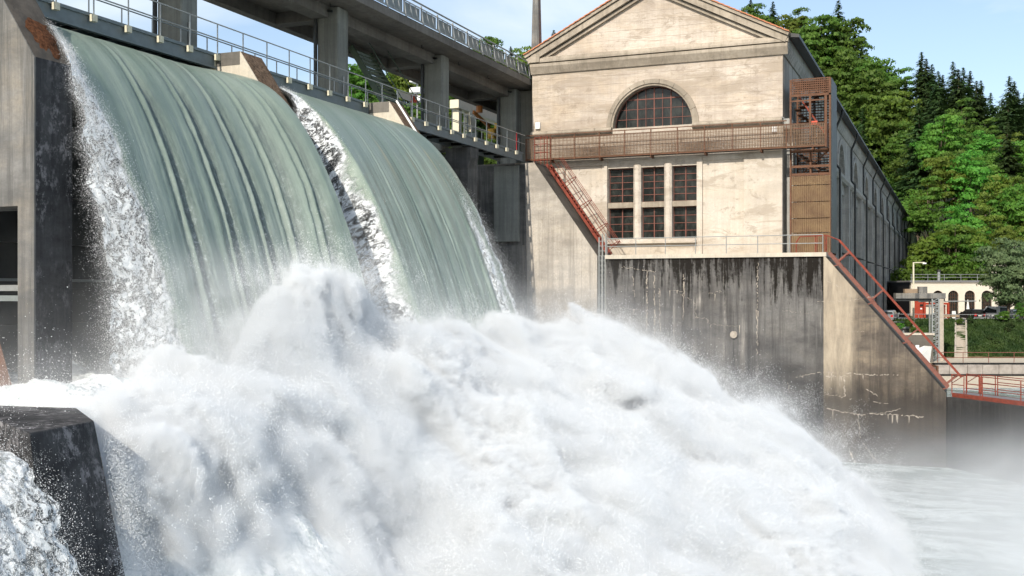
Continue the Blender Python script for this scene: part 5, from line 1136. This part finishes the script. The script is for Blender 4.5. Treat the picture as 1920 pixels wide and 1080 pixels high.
# ================================================================== falling water
k = NT('drops'); df = k.node('ShaderNodeBsdfDiffuse'); df.inputs['Color'].default_value = (0.93, 0.94, 0.95, 1); tl = k.node('ShaderNodeBsdfTranslucent'); tl.inputs['Color'].default_value = (0.93, 0.94, 0.95, 1)
ms = k.node('ShaderNodeMixShader'); ms.inputs[0].default_value = 0.4; k.l.new(df.outputs[0], ms.inputs[1]); k.l.new(tl.outputs[0], ms.inputs[2]); k.n.remove(k.b); k.l.new(ms.outputs[0], k.out.inputs['Surface']); M['drops'] = k.m
def interp(T, x): return np.interp(x, [t[0] for t in T], [t[1] for t in T])
DROPS = np.array([0, .15, .6, 1.2, 2.1, 3.2, 4.3, 6.5, 8.6, 11.5])
def q_pow(k, p): return lambda d: (d/k)**(1/p)
def water_mat(name, tan=0.0):
    k = NT(name)
    uv = k.node('ShaderNodeUVMap'); 
    def U(sx, sy):
        m = k.node('ShaderNodeMapping'); m.inputs['Scale'].default_value = (sx, sy, 1); k.l.new(uv.outputs[0], m.inputs['Vector']); return m.outputs[0]
    at = lambda n: (lambda a: (setattr(a, 'attribute_name', n), a.outputs['Fac'])[1])(k.node('ShaderNodeAttribute'))
    foam, groove, fall = at('foam'), at('groove'), at('fall')
    st = k.noise(U(2.6, 0.10), 1.0, 5, 0.6); st2 = k.noise(U(9.0, 0.35), 1.0, 5, 0.65); mot = k.noise(U(1.6, 0.7), 1.0, 6, 0.65, 0.5); rip = k.noise(U(5.0, 3.2), 1.0, 4, 0.7, 0.8)
    c = k.mix(k.ramp(st, 0.34, 0.66), (0.150, 0.205, 0.165), (0.215, 0.275, 0.225))
    c = k.mix(k.ramp(mot, 0.5, 0.72, 0, 0.5), c, (0.29, 0.345, 0.29))
    fold = k.noise(U(0.95, 0.045), 1.0, 3, 0.5)
    c = k.mix(k.ramp(fold, 0.40, 0.62, 0.0, 0.55), c, (0.255, 0.30, 0.265)); c = k.mix(k.math('MULTIPLY', k.ramp(fold, 0.50, 0.36, 0.0, 0.6), k.ramp(fall, 0.05, 0.5)), c, (0.085, 0.115, 0.105))
    veil = k.math('MULTIPLY', k.ramp(fall, 0.2, 1.0, 0.0, 0.6), k.ramp(k.math('ADD', k.math('MULTIPLY', st2, 0.6), k.math('MULTIPLY', mot, 0.5)), 0.44, 0.68))
    c = k.mix(veil, c, (0.43, 0.49, 0.45))
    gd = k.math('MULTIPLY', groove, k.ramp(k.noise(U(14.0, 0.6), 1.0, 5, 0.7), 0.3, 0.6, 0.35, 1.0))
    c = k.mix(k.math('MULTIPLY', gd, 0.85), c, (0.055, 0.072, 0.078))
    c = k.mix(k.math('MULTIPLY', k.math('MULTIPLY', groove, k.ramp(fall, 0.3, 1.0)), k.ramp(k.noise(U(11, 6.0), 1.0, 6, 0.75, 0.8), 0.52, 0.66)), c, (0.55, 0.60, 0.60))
    if tan:
        t = k.math('MULTIPLY', k.ramp(k.noise(U(2.2, 0.16), 1.0, 3, 0.5), 0.60, 0.68), k.math('MULTIPLY', k.ramp(fall, 0.12, 0.2), k.ramp(fall, 0.28, 0.42, 1, 0)))
        c = k.mix(k.math('MULTIPLY', t, tan), c, (0.34, 0.32, 0.21))  # tan sun glints put into the water's colour as streaks
    lace = k.noise(U(3.6, 2.2), 1.0, 7, 0.75, 1.2); lace2 = k.noise(U(13.0, 8.0), 1.0, 5, 0.75, 0.9)
    fm = k.ramp(k.math('ADD', foam, k.math('ADD', k.math('MULTIPLY', lace, 0.9), k.math('MULTIPLY', lace2, 0.75))), 1.12, 1.42)
    c = k.mix(fm, c, (0.80, 0.83, 0.85))
    dk = k.math('MULTIPLY', k.ramp(foam, 0.40, 0.75), k.ramp(k.math('ADD', k.math('MULTIPLY', lace, 0.5), k.math('MULTIPLY', lace2, 0.5)), 0.53, 0.42))
    c = k.mix(k.math('MULTIPLY', dk, 0.85), c, (0.055, 0.065, 0.065))
    n = k.bump(st2, 0.13, 0.05); n = k.bump(rip, 0.22, 0.06, n); n = k.bump(k.math('MULTIPLY', k.math('MULTIPLY', lace2, fm), 1.0), 1.0, 0.06, n)
    r = k.math('ADD', k.math('MULTIPLY', fm, 0.5), 0.34)
    k.b.inputs['Subsurface Weight'].default_value = 0.0
    hole = k.math('MULTIPLY', k.ramp(foam, 0.55, 0.95), k.ramp(k.math('ADD', k.math('MULTIPLY', lace, 0.55), k.math('MULTIPLY', lace2, 0.45)), 0.47, 0.52, 1.0, 0.0))
    k.l.new(k.math('SUBTRACT', 1.0, hole), k.b.inputs['Alpha'])
    return k.fin(c, r, n, spec=0.35)
M['fall'] = water_mat('falling_water'); M['fall_tan'] = water_mat('falling_water_streaked', 0.75)
def grid_mesh(name, P, mat, attrs, uv=None, parent=None):
    n, m = P.shape[:2]; me = bpy.data.meshes.new(name); me.vertices.add(n*m); me.vertices.foreach_set('co', P.reshape(-1).astype(np.float32))
    i = np.arange(n-1)[:, None]*m+np.arange(m-1)[None]; q = np.stack([i, i+1, i+m+1, i+m], -1).reshape(-1, 4); nf = len(q)
    me.loops.add(nf*4); me.loops.foreach_set('vertex_index', q.reshape(-1).astype(np.int32)); me.polygons.add(nf)
    me.polygons.foreach_set('loop_start', np.arange(0, nf*4, 4, dtype=np.int32)); me.polygons.foreach_set('loop_total', np.full(nf, 4, np.int32)); me.polygons.foreach_set('use_smooth', np.ones(nf, bool)); me.update()
    for kx, v in attrs.items(): a = me.attributes.new(kx, 'FLOAT', 'POINT'); a.data.foreach_set('value', v.reshape(-1).astype(np.float32))
    if uv is not None: l = me.uv_layers.new(name='UVMap'); l.data.foreach_set('uv', uv.reshape(-1, 2)[q.reshape(-1)].reshape(-1).astype(np.float32))
    me.materials.append(mat); o = bpy.data.objects.new(name, me); COL.objects.link(o)
    if parent: o.parent = parent
    return o
ZC = 7.88
def nappe(ya, yb, left, mid, right, grooves, gdepth, foam_w, label, mat, seed, right_ragged=0.0, v_mid=(0.12, 0.72)):
    n, m = 430, 330
    d = np.concatenate([np.linspace(0, 1, n)**1.7*12.2])                # drop below the crest
    Y = np.linspace(ya, yb, m); v = (Y-ya)/(yb-ya)
    D, YY = np.meshgrid(d, Y, indexing='ij'); V = (YY-ya)/(yb-ya)
    qm = mid(D); qr = right(D); ql = left(D)
    sm = lambda a, b, x: np.clip((x-a)/(b-a), 0, 1)**2*(3-2*np.clip((x-a)/(b-a), 0, 1))
    Wf = foam_w[0]+(foam_w[1]-foam_w[0])*np.clip(D/9, 0, 1)               # width of the torn edge, in metres
    L = sm(0.0, 1.0, (YY-ya)/Wf)
    Q = ql+(qm-ql)*L; R = sm(v_mid[1], 1.0, V); Q = Q*(1-R)+qr*R
    X = -25.0+Q; Z = ZC-D
    back = 14                                                             # the crest runs back under the footbridge
    Xb = np.linspace(-27.0, -25.02, back)[:, None]*np.ones((1, m)); Zb = np.full((back, m), ZC)
    X = np.concatenate([Xb, X]); Z = np.concatenate([Zb, Z]); YY = np.concatenate([np.repeat(Y[None], back, 0), YY]); D = np.concatenate([np.zeros((back, m)), D])
    Wf = np.concatenate([np.full((back, m), foam_w[0]), Wf])
    S = np.concatenate([np.zeros((1, m)), np.cumsum(np.hypot(np.diff(X, axis=0), np.diff(Z, axis=0)), 0)])
    fall = np.clip(D/9.0, 0, 1)
    ed = np.clip(1-(YY-ya)/Wf, 0, 1); wob = fbm(YY*0.9+seed, S*0.7, S*0.0, 5, seed, 0.62)*0.42
    foam = sm(0.0, 0.45, ed+wob*ed)*np.clip(0.35+D/2.0, 0, 1)
    if right_ragged: foam = np.maximum(foam, np.exp(-((YY-(yb-0.9-0.10*fbm(S*0.7, S*0, S*0, 3, seed+4)))/0.40)**2)*np.clip((D-2.2)/5, 0, 0.78)); foam = np.maximum(foam, sm(0.45, 0.0, yb-YY)*np.clip((D-3.2)/3, 0, 0.95))
    foam = np.maximum(foam, np.clip((D-8.0)/3.0, 0, 0.9)*(0.6+0.4*fbm(YY*2, S*0.8, S*0, 3, seed+7)))
    # displacement along the surface normal
    dX = np.gradient(X, axis=0); dZ = np.gradient(Z, axis=0); l = np.hypot(dX, dZ)+1e-6; NX, NZ = -dZ/l, dX/l; s_ = np.sign(NX+1e-9); NX, NZ = np.abs(NX), np.abs(NZ)
    g = np.zeros_like(X); gr = np.zeros_like(X)
    for i, (y0, w, a) in enumerate(grooves):
        yc = y0+0.05*fbm(S*0.35+i*5, S*0, S*0, 2, seed+i)-0.10*fall; t = (YY-yc)/(w*1.25)
        amp = a*gdepth*np.clip((D-0.05)/4.5, 0, 1)**0.75
        g += amp*(-1.0*np.exp(-((t-0.55)/0.62)**2)-0.65*np.exp(-((t+0.75)/0.35)**2)+0.42*np.exp(-((t+0.15)/0.22)**2)+0.35*np.exp(-((t-2.0)/1.1)**2))
        gr = np.maximum(gr, np.clip(np.exp(-((t-0.75)/0.85)**2)+0.55*np.exp(-((t+0.85)/0.45)**2), 0, 1)*np.clip(D/2.2, 0, 1)*min(1, a))
    fine = fbm(YY*3.2, S*0.10, S*0+seed, 4, seed+2)*0.030*(0.25+fall)+fbm(YY*0.7, S*0.12, S*0, 2, seed+9)*0.10*fall
    rough = fbm(YY*3.0, S*1.6, S*0, 5, seed+3, 0.6)*(0.03*gr+0.085*foam+0.014*fall)+np.abs(fbm(YY*1.6, S*1.2, S*0, 5, seed+5, 0.6))*0.10*foam*fall
    disp = g+fine+rough
    X = X+NX*disp; Z = Z+NZ*disp
    YY2 = YY+foam*0.16*fbm(YY*1.5, S*1.3, S*0+3, 4, seed+11)-ed*0.25*fall*(0.6+fbm(S*0.8, S*0, S*0, 3, seed))+(sm(0.9, 0, yb-YY)*np.clip((D-2.5)/4, 0, 1)*(0.16+0.34*fbm(S*1.3, YY*1.0, S*0, 4, seed+13)) if right_ragged else 0)
    P = np.stack([X, YY2, Z], -1)
    o = grid_mesh('water_sheet', P, mat, {'foam': foam, 'groove': gr, 'fall': fall}, np.stack([YY+seed*3, S], -1))
    tag(o, label, 'waterfall', 'sheets of water over the dam')
    return P, foam
TL1 = [(0, 0), (.15, 1.2), (.6, 2.1), (1.2, 2.6), (2.1, 3.05), (4.3, 3.45), (6.5, 3.95), (8.6, 4.2), (12.5, 4.9)]
PA, FA = nappe(22.52, 32.28, lambda d: interp(TL1, d), q_pow(.25, 2.15), q_pow(.061, 2.63), [(25.55, .23, 1.0), (27.35, .23, 1.05), (29.15, .23, 1.0), (30.45, .20, 0.9), (31.35, .18, 0.85)], 0.15, (0.5, 1.9), 'nearer sheet of green water with deep parallel grooves', M['fall'], 3)
TL2 = [(0, 0), (.15, 1.4), (.6, 2.3), (1.2, 2.6), (2.1, 2.85), (4.3, 3.6), (6.5, 4.25), (8.6, 4.85), (12.5, 5.8)]
PB, FB = nappe(33.62, 43.40, lambda d: interp(TL2, d), q_pow(.067, 2.48), q_pow(.067, 2.45), [(37.6, .16, .18), (38.9, .12, .16), (39.9, .14, .22), (40.8, .12, .16), (36.3, .14, .12), (41.7, .12, .14)], 0.22, (0.4, 1.25), 'farther sheet of smoother green water with fine streaks', M['fall_tan'], 8, 1.0)
# the basin beside the nearest pier: churned foam, and the last small fall left of the splitter block
k = NT('foam_surface'); n1 = k.noise(k.pos((1, 1, 0.6)), 2.4, 7, 0.75, 0.6); n2 = k.noise(k.pos(), 9.0, 5, 0.7)
M['foam'] = k.fin(k.mix(k.ramp(k.math('ADD', k.math('MULTIPLY', n1, 0.7), k.math('MULTIPLY', n2, 0.4)), 0.42, 0.6), (0.42, 0.48, 0.49), (0.84, 0.86, 0.87)), 0.6, k.bump(n2, 0.8, 0.06, k.bump(n1, 0.7, 0.15)), spec=0.3)
gx, gy = np.meshgrid(np.linspace(-26, -11.0, 340), np.linspace(12, 25.5, 330), indexing='ij')
gz = -2.72+0.50*np.abs(fbm(gx*0.4, gy*0.6, gx*0, 3, 31, 0.5))+0.10*fbm(gx*1.5, gy*2.4, gx*0, 6, 33, 0.62)-np.clip((gx+18.2), 0, 9)*0.95-np.clip(19.6-gy, 0, 1.5)*0.45-np.clip(15.2-gy, 0, 9)*0.25
gx0, gy0, gz0 = gx, gy, gz; o = grid_mesh('foam', np.stack([gx, gy, gz], -1), M['foam'], {}); tag(o, 'churned white foam surging past the nearest pier', None, None, 'stuff')
n, m = 200, 160; q = np.linspace(-1.6, 2.9, n)[:, None]*np.ones((1, m)); yy = np.linspace(7.5, 14.25, m)[None]*np.ones((n, 1)); qq = np.clip(q, 0, 9)
gz = -2.62-0.19*qq**2.55; gx = -16.5+q; S = np.cumsum(np.hypot(np.gradient(q, axis=0), np.gradient(gz, axis=0)), 0)
e = np.clip((14.25-yy)/0.9, 0, 1); d_ = 0.05*fbm(yy*1.2, S*0.4, S*0, 3, 41, 0.5)+0.05*fbm(yy*5, S*2.2, S*0, 5, 43, 0.65); fo = np.clip(0.55+0.34*fbm(yy*0.9, S*0.45, S*0, 3, 45)+0.2*(1-e), 0, 0.9)
P = np.stack([gx+d_, yy+0.14*fbm(S*2, yy, S*0, 4, 47)*(1-e), gz+d_*0.6], -1)
o = grid_mesh('water_sheet', P, M['fall'], {'foam': fo, 'groove': fo*0, 'fall': fo*0+0.6}, np.stack([yy, S], -1)); tag(o, 'low foaming fall spilling past the splitter block', 'waterfall', 'sheets of water over the dam')
PC, FC = P, fo
# drops torn off the white edges of the sheets
def edge_drops(P, F, n, rng, out, right=False):
    w = np.clip(F, 0, 1)**1.5; dx = np.hypot(np.gradient(P[..., 0], axis=0), np.gradient(P[..., 2], axis=0)); w = w*dx*(P[..., 2] < 7.6); w = w/w.sum()
    i = rng.choice(w.size, n, p=w.reshape(-1)); Q = P.reshape(-1, 3)[i].copy(); h = np.clip((ZC-Q[:, 2])/9, 0, 1)
    s_ = 0.05+0.20*h; j = rng.normal(size=(n, 3))*s_[:, None]; t = rng.exponential(1.0, n)*(0.03+0.17*h)
    Q += j; Q[:, 0] += np.abs(rng.normal(size=n))*0.12*h; left = F.reshape(-1)[i] > 0.3
    Q[:, 1] -= np.where(rng.random(n) < 0.5, t, 0)*(0 if right else 1); Q[:, 2] += rng.normal(size=n)*0.15*h
    out.append(Q)
acc = []; edge_drops(PA, FA, 340000, RNG, acc); edge_drops(PB, FB, 240000, RNG, acc)
rb_ = np.random.default_rng(5); nb_ = 42000                                  # splashes running down the right flank of the block
t_ = rb_.random(nb_)**0.7; u_ = rb_.beta(2, 2.2, nb_); cl_ = 0.35*fbm(u_*9, t_*3, u_*0, 3, 51); bx = -16.6+u_*1.9+t_*1.1+cl_*0.5; by = 17.5-u_*1.7-t_*0.3; bz = -2.7-t_*4.6
acc.append(np.stack([bx+rb_.normal(0, 0.28, nb_)*(0.3+t_), by+0.15+np.abs(rb_.normal(0, 0.30, nb_)), bz+rb_.normal(0, 0.2, nb_)], 1))
Q = np.concatenate(acc); edge_drops(PC, FC, 110000, RNG, acc)
FS = np.stack([gx0, gy0, gz0], -1); sel = RNG.integers(0, gx0.size, 90000); acc.append(FS.reshape(-1, 3)[sel]+np.abs(RNG.normal(size=(90000, 3)))*np.array([0.05, 0.05, 0.07])); # strings of water flung up from the burst and off the crest of the spray
rs_ = np.random.default_rng(12)
def flung(n, cx, cy, cz, sx, sy, vz, out_x, per=420):
    for i in range(n):
        p0 = np.array([cx+rs_.normal(0, sx), cy+rs_.normal(0, sy), cz+rs_.normal(0, 0.25)]); v = np.array([rs_.normal(out_x, 0.7), rs_.normal(0, 0.7), rs_.uniform(0.35, 1.0)*vz]); tm = v[2]/9.8*rs_.uniform(0.9, 1.7)
        t = rs_.random(per)**0.8*tm; sp = 0.05+0.22*t/tm
        acc.append(p0+v*t[:, None]+np.stack([t*0, t*0, -4.9*t*t], 1)+rs_.normal(size=(per, 3))*sp[:, None]*(0.4+rs_.random((per, 1))))
flung(150, -17.9, 28.6, 0.15, 0.9, 1.7, 4.6, 0.3); flung(90, -17.2, 36.5, -1.4, 0.9, 3.2, 4.2, 0.5)
for x_, z_ in ((-14.5, -1.6), (-12, -2.9), (-9.5, -3.8), (-7, -4.8), (-5, -6.0), (-3.6, -7.2)): flung(60, x_, 44.5, z_, 1.0, 1.6, 2.9, 1.2, 160)
Q = np.concatenate(acc)
rr = 0.0025+0.0055*RNG.random(len(Q))**5
def point_object(name, Q, rr, label):
    me = bpy.data.meshes.new(name); me.vertices.add(len(Q)); me.vertices.foreach_set('co', Q.reshape(-1).astype(np.float32)); a = me.attributes.new('rad', 'FLOAT', 'POINT'); a.data.foreach_set('value', rr.astype(np.float32)); me.materials.append(M['drops'])
    o = bpy.data.objects.new(name, me); COL.objects.link(o)
    t = bpy.data.node_groups.new(name, 'GeometryNodeTree'); t.interface.new_socket('Geometry', in_out='INPUT', socket_type='NodeSocketGeometry'); t.interface.new_socket('Geometry', in_out='OUTPUT', socket_type='NodeSocketGeometry')
    gi, go = t.nodes.new('NodeGroupInput'), t.nodes.new('NodeGroupOutput'); mp_ = t.nodes.new('GeometryNodeMeshToPoints'); na = t.nodes.new('GeometryNodeInputNamedAttribute'); na.data_type = 'FLOAT'; na.inputs[0].default_value = 'rad'; sm_ = t.nodes.new('GeometryNodeSetMaterial'); sm_.inputs['Material'].default_value = M['drops']
    t.links.new(gi.outputs[0], mp_.inputs['Mesh']); t.links.new(na.outputs[0], mp_.inputs['Radius']); t.links.new(mp_.outputs[0], sm_.inputs[0]); t.links.new(sm_.outputs[0], go.inputs[0])
    m_ = o.modifiers.new('points', 'NODES'); m_.node_group = t; tag(o, label, None, None, 'stuff'); return o
point_object('fall_drops', Q, rr, 'fine drops torn off the white edges of the falling sheets')
# ================================================================== spray: a cloud of fine drops (volume) and the coarser drops round its edge
class GN:
    """small helper to write a field as geometry nodes"""
    def __init__(s, name):
        s.t = bpy.data.node_groups.new(name, 'GeometryNodeTree'); s.n = s.t.nodes; s.l = s.t.links
        s.t.interface.new_socket('Geometry', in_out='INPUT', socket_type='NodeSocketGeometry'); s.t.interface.new_socket('Geometry', in_out='OUTPUT', socket_type='NodeSocketGeometry')
        s.gi = s.n.new('NodeGroupInput'); s.go = s.n.new('NodeGroupOutput')
        p = s.n.new('GeometryNodeInputPosition'); s.P = p.outputs[0]; x = s.n.new('ShaderNodeSeparateXYZ'); s.l.new(s.P, x.inputs[0]); s.X, s.Y, s.Z = x.outputs
    def put(s, sock, v):
        if isinstance(v, (int, float)): sock.default_value = v
        elif isinstance(v, tuple): sock.default_value = v
        else: s.l.new(v, sock)
    def m(s, op, a, b=0.0, c=None):
        n = s.n.new('ShaderNodeMath'); n.operation = op; s.put(n.inputs[0], a); s.put(n.inputs[1], b)
        if c is not None: s.put(n.inputs[2], c)
        return n.outputs[0]
    def add(s, *a):
        r = a[0]
        for b in a[1:]: r = s.m('ADD', r, b)
        return r
    def sub(s, a, b): return s.m('SUBTRACT', a, b)
    def mul(s, *a):
        r = a[0]
        for b in a[1:]: r = s.m('MULTIPLY', r, b)
        return r
    def mr(s, v, a, b, c, d, smooth=False):
        n = s.n.new('ShaderNodeMapRange'); n.clamp = True
        if smooth: n.interpolation_type = 'SMOOTHSTEP'
        s.put(n.inputs[0], v)
        for i, q in enumerate((a, b, c, d)): s.put(n.inputs[i+1], q)
        return n.outputs[0]
    def vmul(s, v, sc, off=(0,0,0)):
        n = s.n.new('ShaderNodeVectorMath'); n.operation = 'MULTIPLY_ADD'; s.l.new(v, n.inputs[0]); n.inputs[1].default_value = sc; n.inputs[2].default_value = off; return n.outputs[0]
    def noise(s, vec, scale, detail=3, rough=0.55, dist=0.0):
        n = s.n.new('ShaderNodeTexNoise'); s.l.new(vec, n.inputs['Vector']); n.inputs['Scale'].default_value = scale; n.inputs['Detail'].default_value = detail; n.inputs['Roughness'].default_value = rough; n.inputs['Distortion'].default_value = dist
        return n.outputs[0]
    def pw(s, v, T):
        r = T[0][1]
        for (a, za), (b, zb) in zip(T, T[1:]): r = s.add(r, s.mr(v, a, b, 0.0, zb-za))
        return r
    def gauss(s, cx, cy, ax, ay, A, ang=0.0):
        dx, dy = s.sub(s.X, cx), s.sub(s.Y, cy); c, n = math.cos(ang), math.sin(ang)
        u = s.m('DIVIDE', s.add(s.mul(dx, c), s.mul(dy, n)), ax); v = s.m('DIVIDE', s.sub(s.mul(dy, c), s.mul(dx, n)), ay)
        return s.mul(s.m('EXPONENT', s.mul(s.add(s.mul(u, u), s.mul(v, v)), -1.0)), A)
H_X = [(-24.0, -2.5), (-21.0, -2.3), (-18.5, -1.9), (-15.0, -2.7), (-12.0, -3.7), (-9.0, -4.8), (-6.5, -5.9), (-4.5, -7.2), (-2.6, -8.7), (-1.0, -9.9), (1.5, -11.5)]
BUMPS = [(-17.0, 27.0, 1.6, 1.6, 0.4), (-15.6, 30.5, 2.2, 2.4, 0.8), (-17.4, 34.5, 1.8, 2.5, 1.0), (-16.6, 40.5, 1.8, 2.6, 0.7), (-13.8, 46.5, 3.2, 3.0, 1.7), (-10.5, 43.0, 2.4, 3.0, 0.7), (-6.3, 41.0, 2.2, 3.4, 1.2), (-3.6, 37.0, 1.6, 3.0, 1.2), (-12.5, 36.0, 2.2, 2.6, 0.6), (-19.6, 23.3, 1.0, 1.0, 0.8)]
def height_field(g):
    H = g.pw(g.X, H_X)
    for b_ in BUMPS: H = g.add(H, g.gauss(*b_))
    # the broad burst at the foot of the nearer sheet
    u = g.m('DIVIDE', g.sub(g.X, -18.2), 1.35); v = g.m('DIVIDE', g.sub(g.Y, 28.5), 3.0); r2 = g.add(g.mul(u, u), g.mul(v, v)); H = g.add(H, g.mul(g.m('EXPONENT', g.mul(r2, r2, -1.0)), g.add(2.0, g.mul(g.sub(g.noise(g.vmul(g.P, (1.0, 1.0, 0.45)), 1.25, 5, 0.7, 0.5), 0.5), 4.2))))
    D_ = g.add(g.mul(g.X, FW[0]), g.mul(g.Y, FW[1])); H = g.add(H, g.mr(D_, 23.5, 18.5, 0.0, -7.0))
    # lower towards the viewer, gone beyond the wall
    H = g.add(H, g.mr(g.Y, 27.0, 17.0, 0.0, -0.8), g.mul(g.mr(g.Y, 36.0, 20.0, 0.0, 1.0, True), g.mr(g.X, -16.5, -12.5, 0.0, -3.4, True)))
    H = g.add(H, g.mul(g.mr(g.Y, 46.0, 56.0, 0.0, 1.0), g.mr(g.X, -16.0, -8.0, -0.6, -5.0)))
    return H
def billow(g):
    rt_ = g.n.new('ShaderNodeVectorRotate'); rt_.rotation_type = 'Y_AXIS'; g.l.new(g.P, rt_.inputs[0]); rt_.inputs['Angle'].default_value = -0.55   # torn along the throw of the water
    w = g.vmul(rt_.outputs[0], (0.62, 1.0, 1.15), (3.0, 1.0, 0.0))
    a = g.sub(g.noise(w, 0.26, 2, 0.5, 0.4), 0.5); b_ = g.sub(g.noise(w, 0.62, 6, 0.66, 0.45), 0.5)
    calm = g.mr(g.X, -19.5, -17.5, 0.35, 1.0)                            # the basin by the nearest pier boils lower
    return g.mul(g.add(g.mul(a, 3.6), g.mul(b_, 3.6)), calm)
def spray_density(g, core=8.0):
    H = height_field(g); f = g.sub(g.add(H, billow(g)), g.Z)
    soft = g.mr(g.noise(g.P, 0.20, 2, 0.5), 0.40, 0.62, 0.16, 1.1)       # some fronts are crisp, others drift apart
    d = g.mul(g.m('POWER', g.mr(g.m('DIVIDE', f, soft), 0.0, 1.0, 0.0, 1.0), 1.5), core)
    halo = g.mul(g.m('EXPONENT', g.mul(g.m('MAXIMUM', g.mul(f, -1.0), 0.0), -1.1)), g.mr(g.noise(g.P, 0.5, 5, 0.65, 0.5), 0.42, 0.68, 0.0, 1.0), 0.30)
    # thin drifting mist over the tailwater, thickest low down and away from the falls
    low = g.mr(g.Z, -9.8, -3.6, 1.0, 0.0, True)
    mist = g.mul(g.mul(low, low), g.mr(g.X, -7.0, 2.5, 0.0, 1.0), g.mr(g.noise(g.P, 0.16, 5, 0.6, 0.6), 0.40, 0.60, 0.08, 1.0), 0.30)
    veil = g.mul(g.gauss(-18.8, 25.0, 1.7, 2.6, 1.0), g.mr(g.Z, 1.8, -1.6, 0.0, 1.0, True), g.mr(g.noise(g.P, 0.6, 5, 0.65, 0.6), 0.40, 0.64, 0.05, 1.0), 0.75)
    return H, f, g.m('MAXIMUM', g.m('MAXIMUM', d, halo), g.m('MAXIMUM', mist, veil))
BMIN, BMAX = (-23.5, 14.0, -10.0), (17.0, 57.0, 2.2)
k = NT('spray'); k.n.remove(k.b); pv = k.node('ShaderNodeVolumePrincipled'); pv.inputs['Color'].default_value = (0.945, 0.965, 0.982, 1); pv.inputs['Density'].default_value = 1.0; pv.inputs['Anisotropy'].default_value = 0.0
k.l.new(pv.outputs[0], k.out.inputs['Volume']); M['spray'] = k.m
VOX = 0.13
g = GN('spray_cloud'); H, f, dn = spray_density(g)
vc = g.n.new('GeometryNodeVolumeCube'); g.l.new(dn, vc.inputs['Density'])
for nm, v in (('Min', BMIN), ('Max', BMAX)): vc.inputs[nm].default_value = v
for i, nm in enumerate(('Resolution X', 'Resolution Y', 'Resolution Z')): vc.inputs[nm].default_value = int((BMAX[i]-BMIN[i])/VOX)
sm_ = g.n.new('GeometryNodeSetMaterial'); sm_.inputs['Material'].default_value = M['spray']; g.l.new(vc.outputs[0], sm_.inputs[0])
vk = g.n.new('GeometryNodeVolumeCube'); g.l.new(f, vk.inputs['Density']); vk.inputs['Background'].default_value = -1.0     # the solid white water inside the cloud
for nm, v in (('Min', BMIN), ('Max', (4.0, BMAX[1], BMAX[2]))): vk.inputs[nm].default_value = v
for i, nm in enumerate(('Resolution X', 'Resolution Y', 'Resolution Z')): vk.inputs[nm].default_value = int((((4.0, BMAX[1], BMAX[2])[i])-BMIN[i])/0.34)
vm = g.n.new('GeometryNodeVolumeToMesh'); g.l.new(vk.outputs[0], vm.inputs['Volume']); vm.inputs['Threshold'].default_value = 1.0
ss = g.n.new('GeometryNodeSetShadeSmooth'); g.l.new(vm.outputs[0], ss.inputs[0]); s2_ = g.n.new('GeometryNodeSetMaterial'); s2_.inputs['Material'].default_value = M['foam']; g.l.new(ss.outputs[0], s2_.inputs[0])
jn = g.n.new('GeometryNodeJoinGeometry'); g.l.new(sm_.outputs[0], jn.inputs[0]); g.l.new(s2_.outputs[0], jn.inputs[0]); g.l.new(jn.outputs[0], g.go.inputs[0])
me = bpy.data.meshes.new('spray'); o = bpy.data.objects.new('spray', me); COL.objects.link(o); me.materials.append(M['spray'])
md = o.modifiers.new('cloud', 'NODES'); md.node_group = g.t
tag(o, 'white cloud of spray boiling up at the foot of the falls', None, None, 'stuff')
cy.volume_bounces = 4; cy.volume_step_rate = 1.6; cy.volume_max_steps = 512
# the coarser drops, thrown off round the edge of the cloud
g = GN('drop_scatter'); H, f, dn = spray_density(g)
sh = g.m('EXPONENT', g.mul(g.m('ABSOLUTE', g.sub(f, 0.05)), -2.6)); cl = g.mr(g.noise(g.vmul(g.P, (1.0, 1.0, 0.7)), 1.1, 6, 0.75, 1.0), 0.47, 0.62, 0.02, 1.0)
far = g.mul(g.mr(f, -2.0, -0.3, 0.0, 1.0), g.mr(g.noise(g.P, 0.6, 4, 0.7, 0.8), 0.54, 0.72, 0.0, 0.06))
dd = g.mul(g.m('MAXIMUM', g.mul(sh, cl, cl), far), g.mr(g.Z, -9.9, -9.2, 0.0, 1.0))
vc = g.n.new('GeometryNodeVolumeCube'); g.l.new(dd, vc.inputs['Density'])
DMIN, DMAX = (-22.5, 16.0, -10.0), (0.0, 52.0, 2.6)
for nm, v in (('Min', DMIN), ('Max', DMAX)): vc.inputs[nm].default_value = v
for i, nm in enumerate(('Resolution X', 'Resolution Y', 'Resolution Z')): vc.inputs[nm].default_value = int((DMAX[i]-DMIN[i])/0.16)
dp = g.n.new('GeometryNodeDistributePointsInVolume'); g.l.new(vc.outputs[0], dp.inputs['Volume']); dp.inputs['Density'].default_value = 7000.0
rv = g.n.new('FunctionNodeRandomValue'); rv.data_type = 'FLOAT'; rv.inputs[2].default_value = 0.0; rv.inputs[3].default_value = 1.0
rad = g.add(g.mul(g.m('POWER', rv.outputs[1], 6.0), 0.009), 0.0032)
sp_ = g.n.new('GeometryNodeSetPointRadius'); g.l.new(dp.outputs[0], sp_.inputs[0]); g.l.new(rad, sp_.inputs['Radius'])
sm_ = g.n.new('GeometryNodeSetMaterial'); sm_.inputs['Material'].default_value = M['drops']; g.l.new(sp_.outputs[0], sm_.inputs[0]); g.l.new(sm_.outputs[0], g.go.inputs[0])
me = bpy.data.meshes.new('spray_drops'); me.materials.append(M['drops']); o = bpy.data.objects.new('spray_drops', me); COL.objects.link(o)
md = o.modifiers.new('drops', 'NODES'); md.node_group = g.t
tag(o, 'flying water drops round the edges of the spray cloud', None, None, 'stuff')
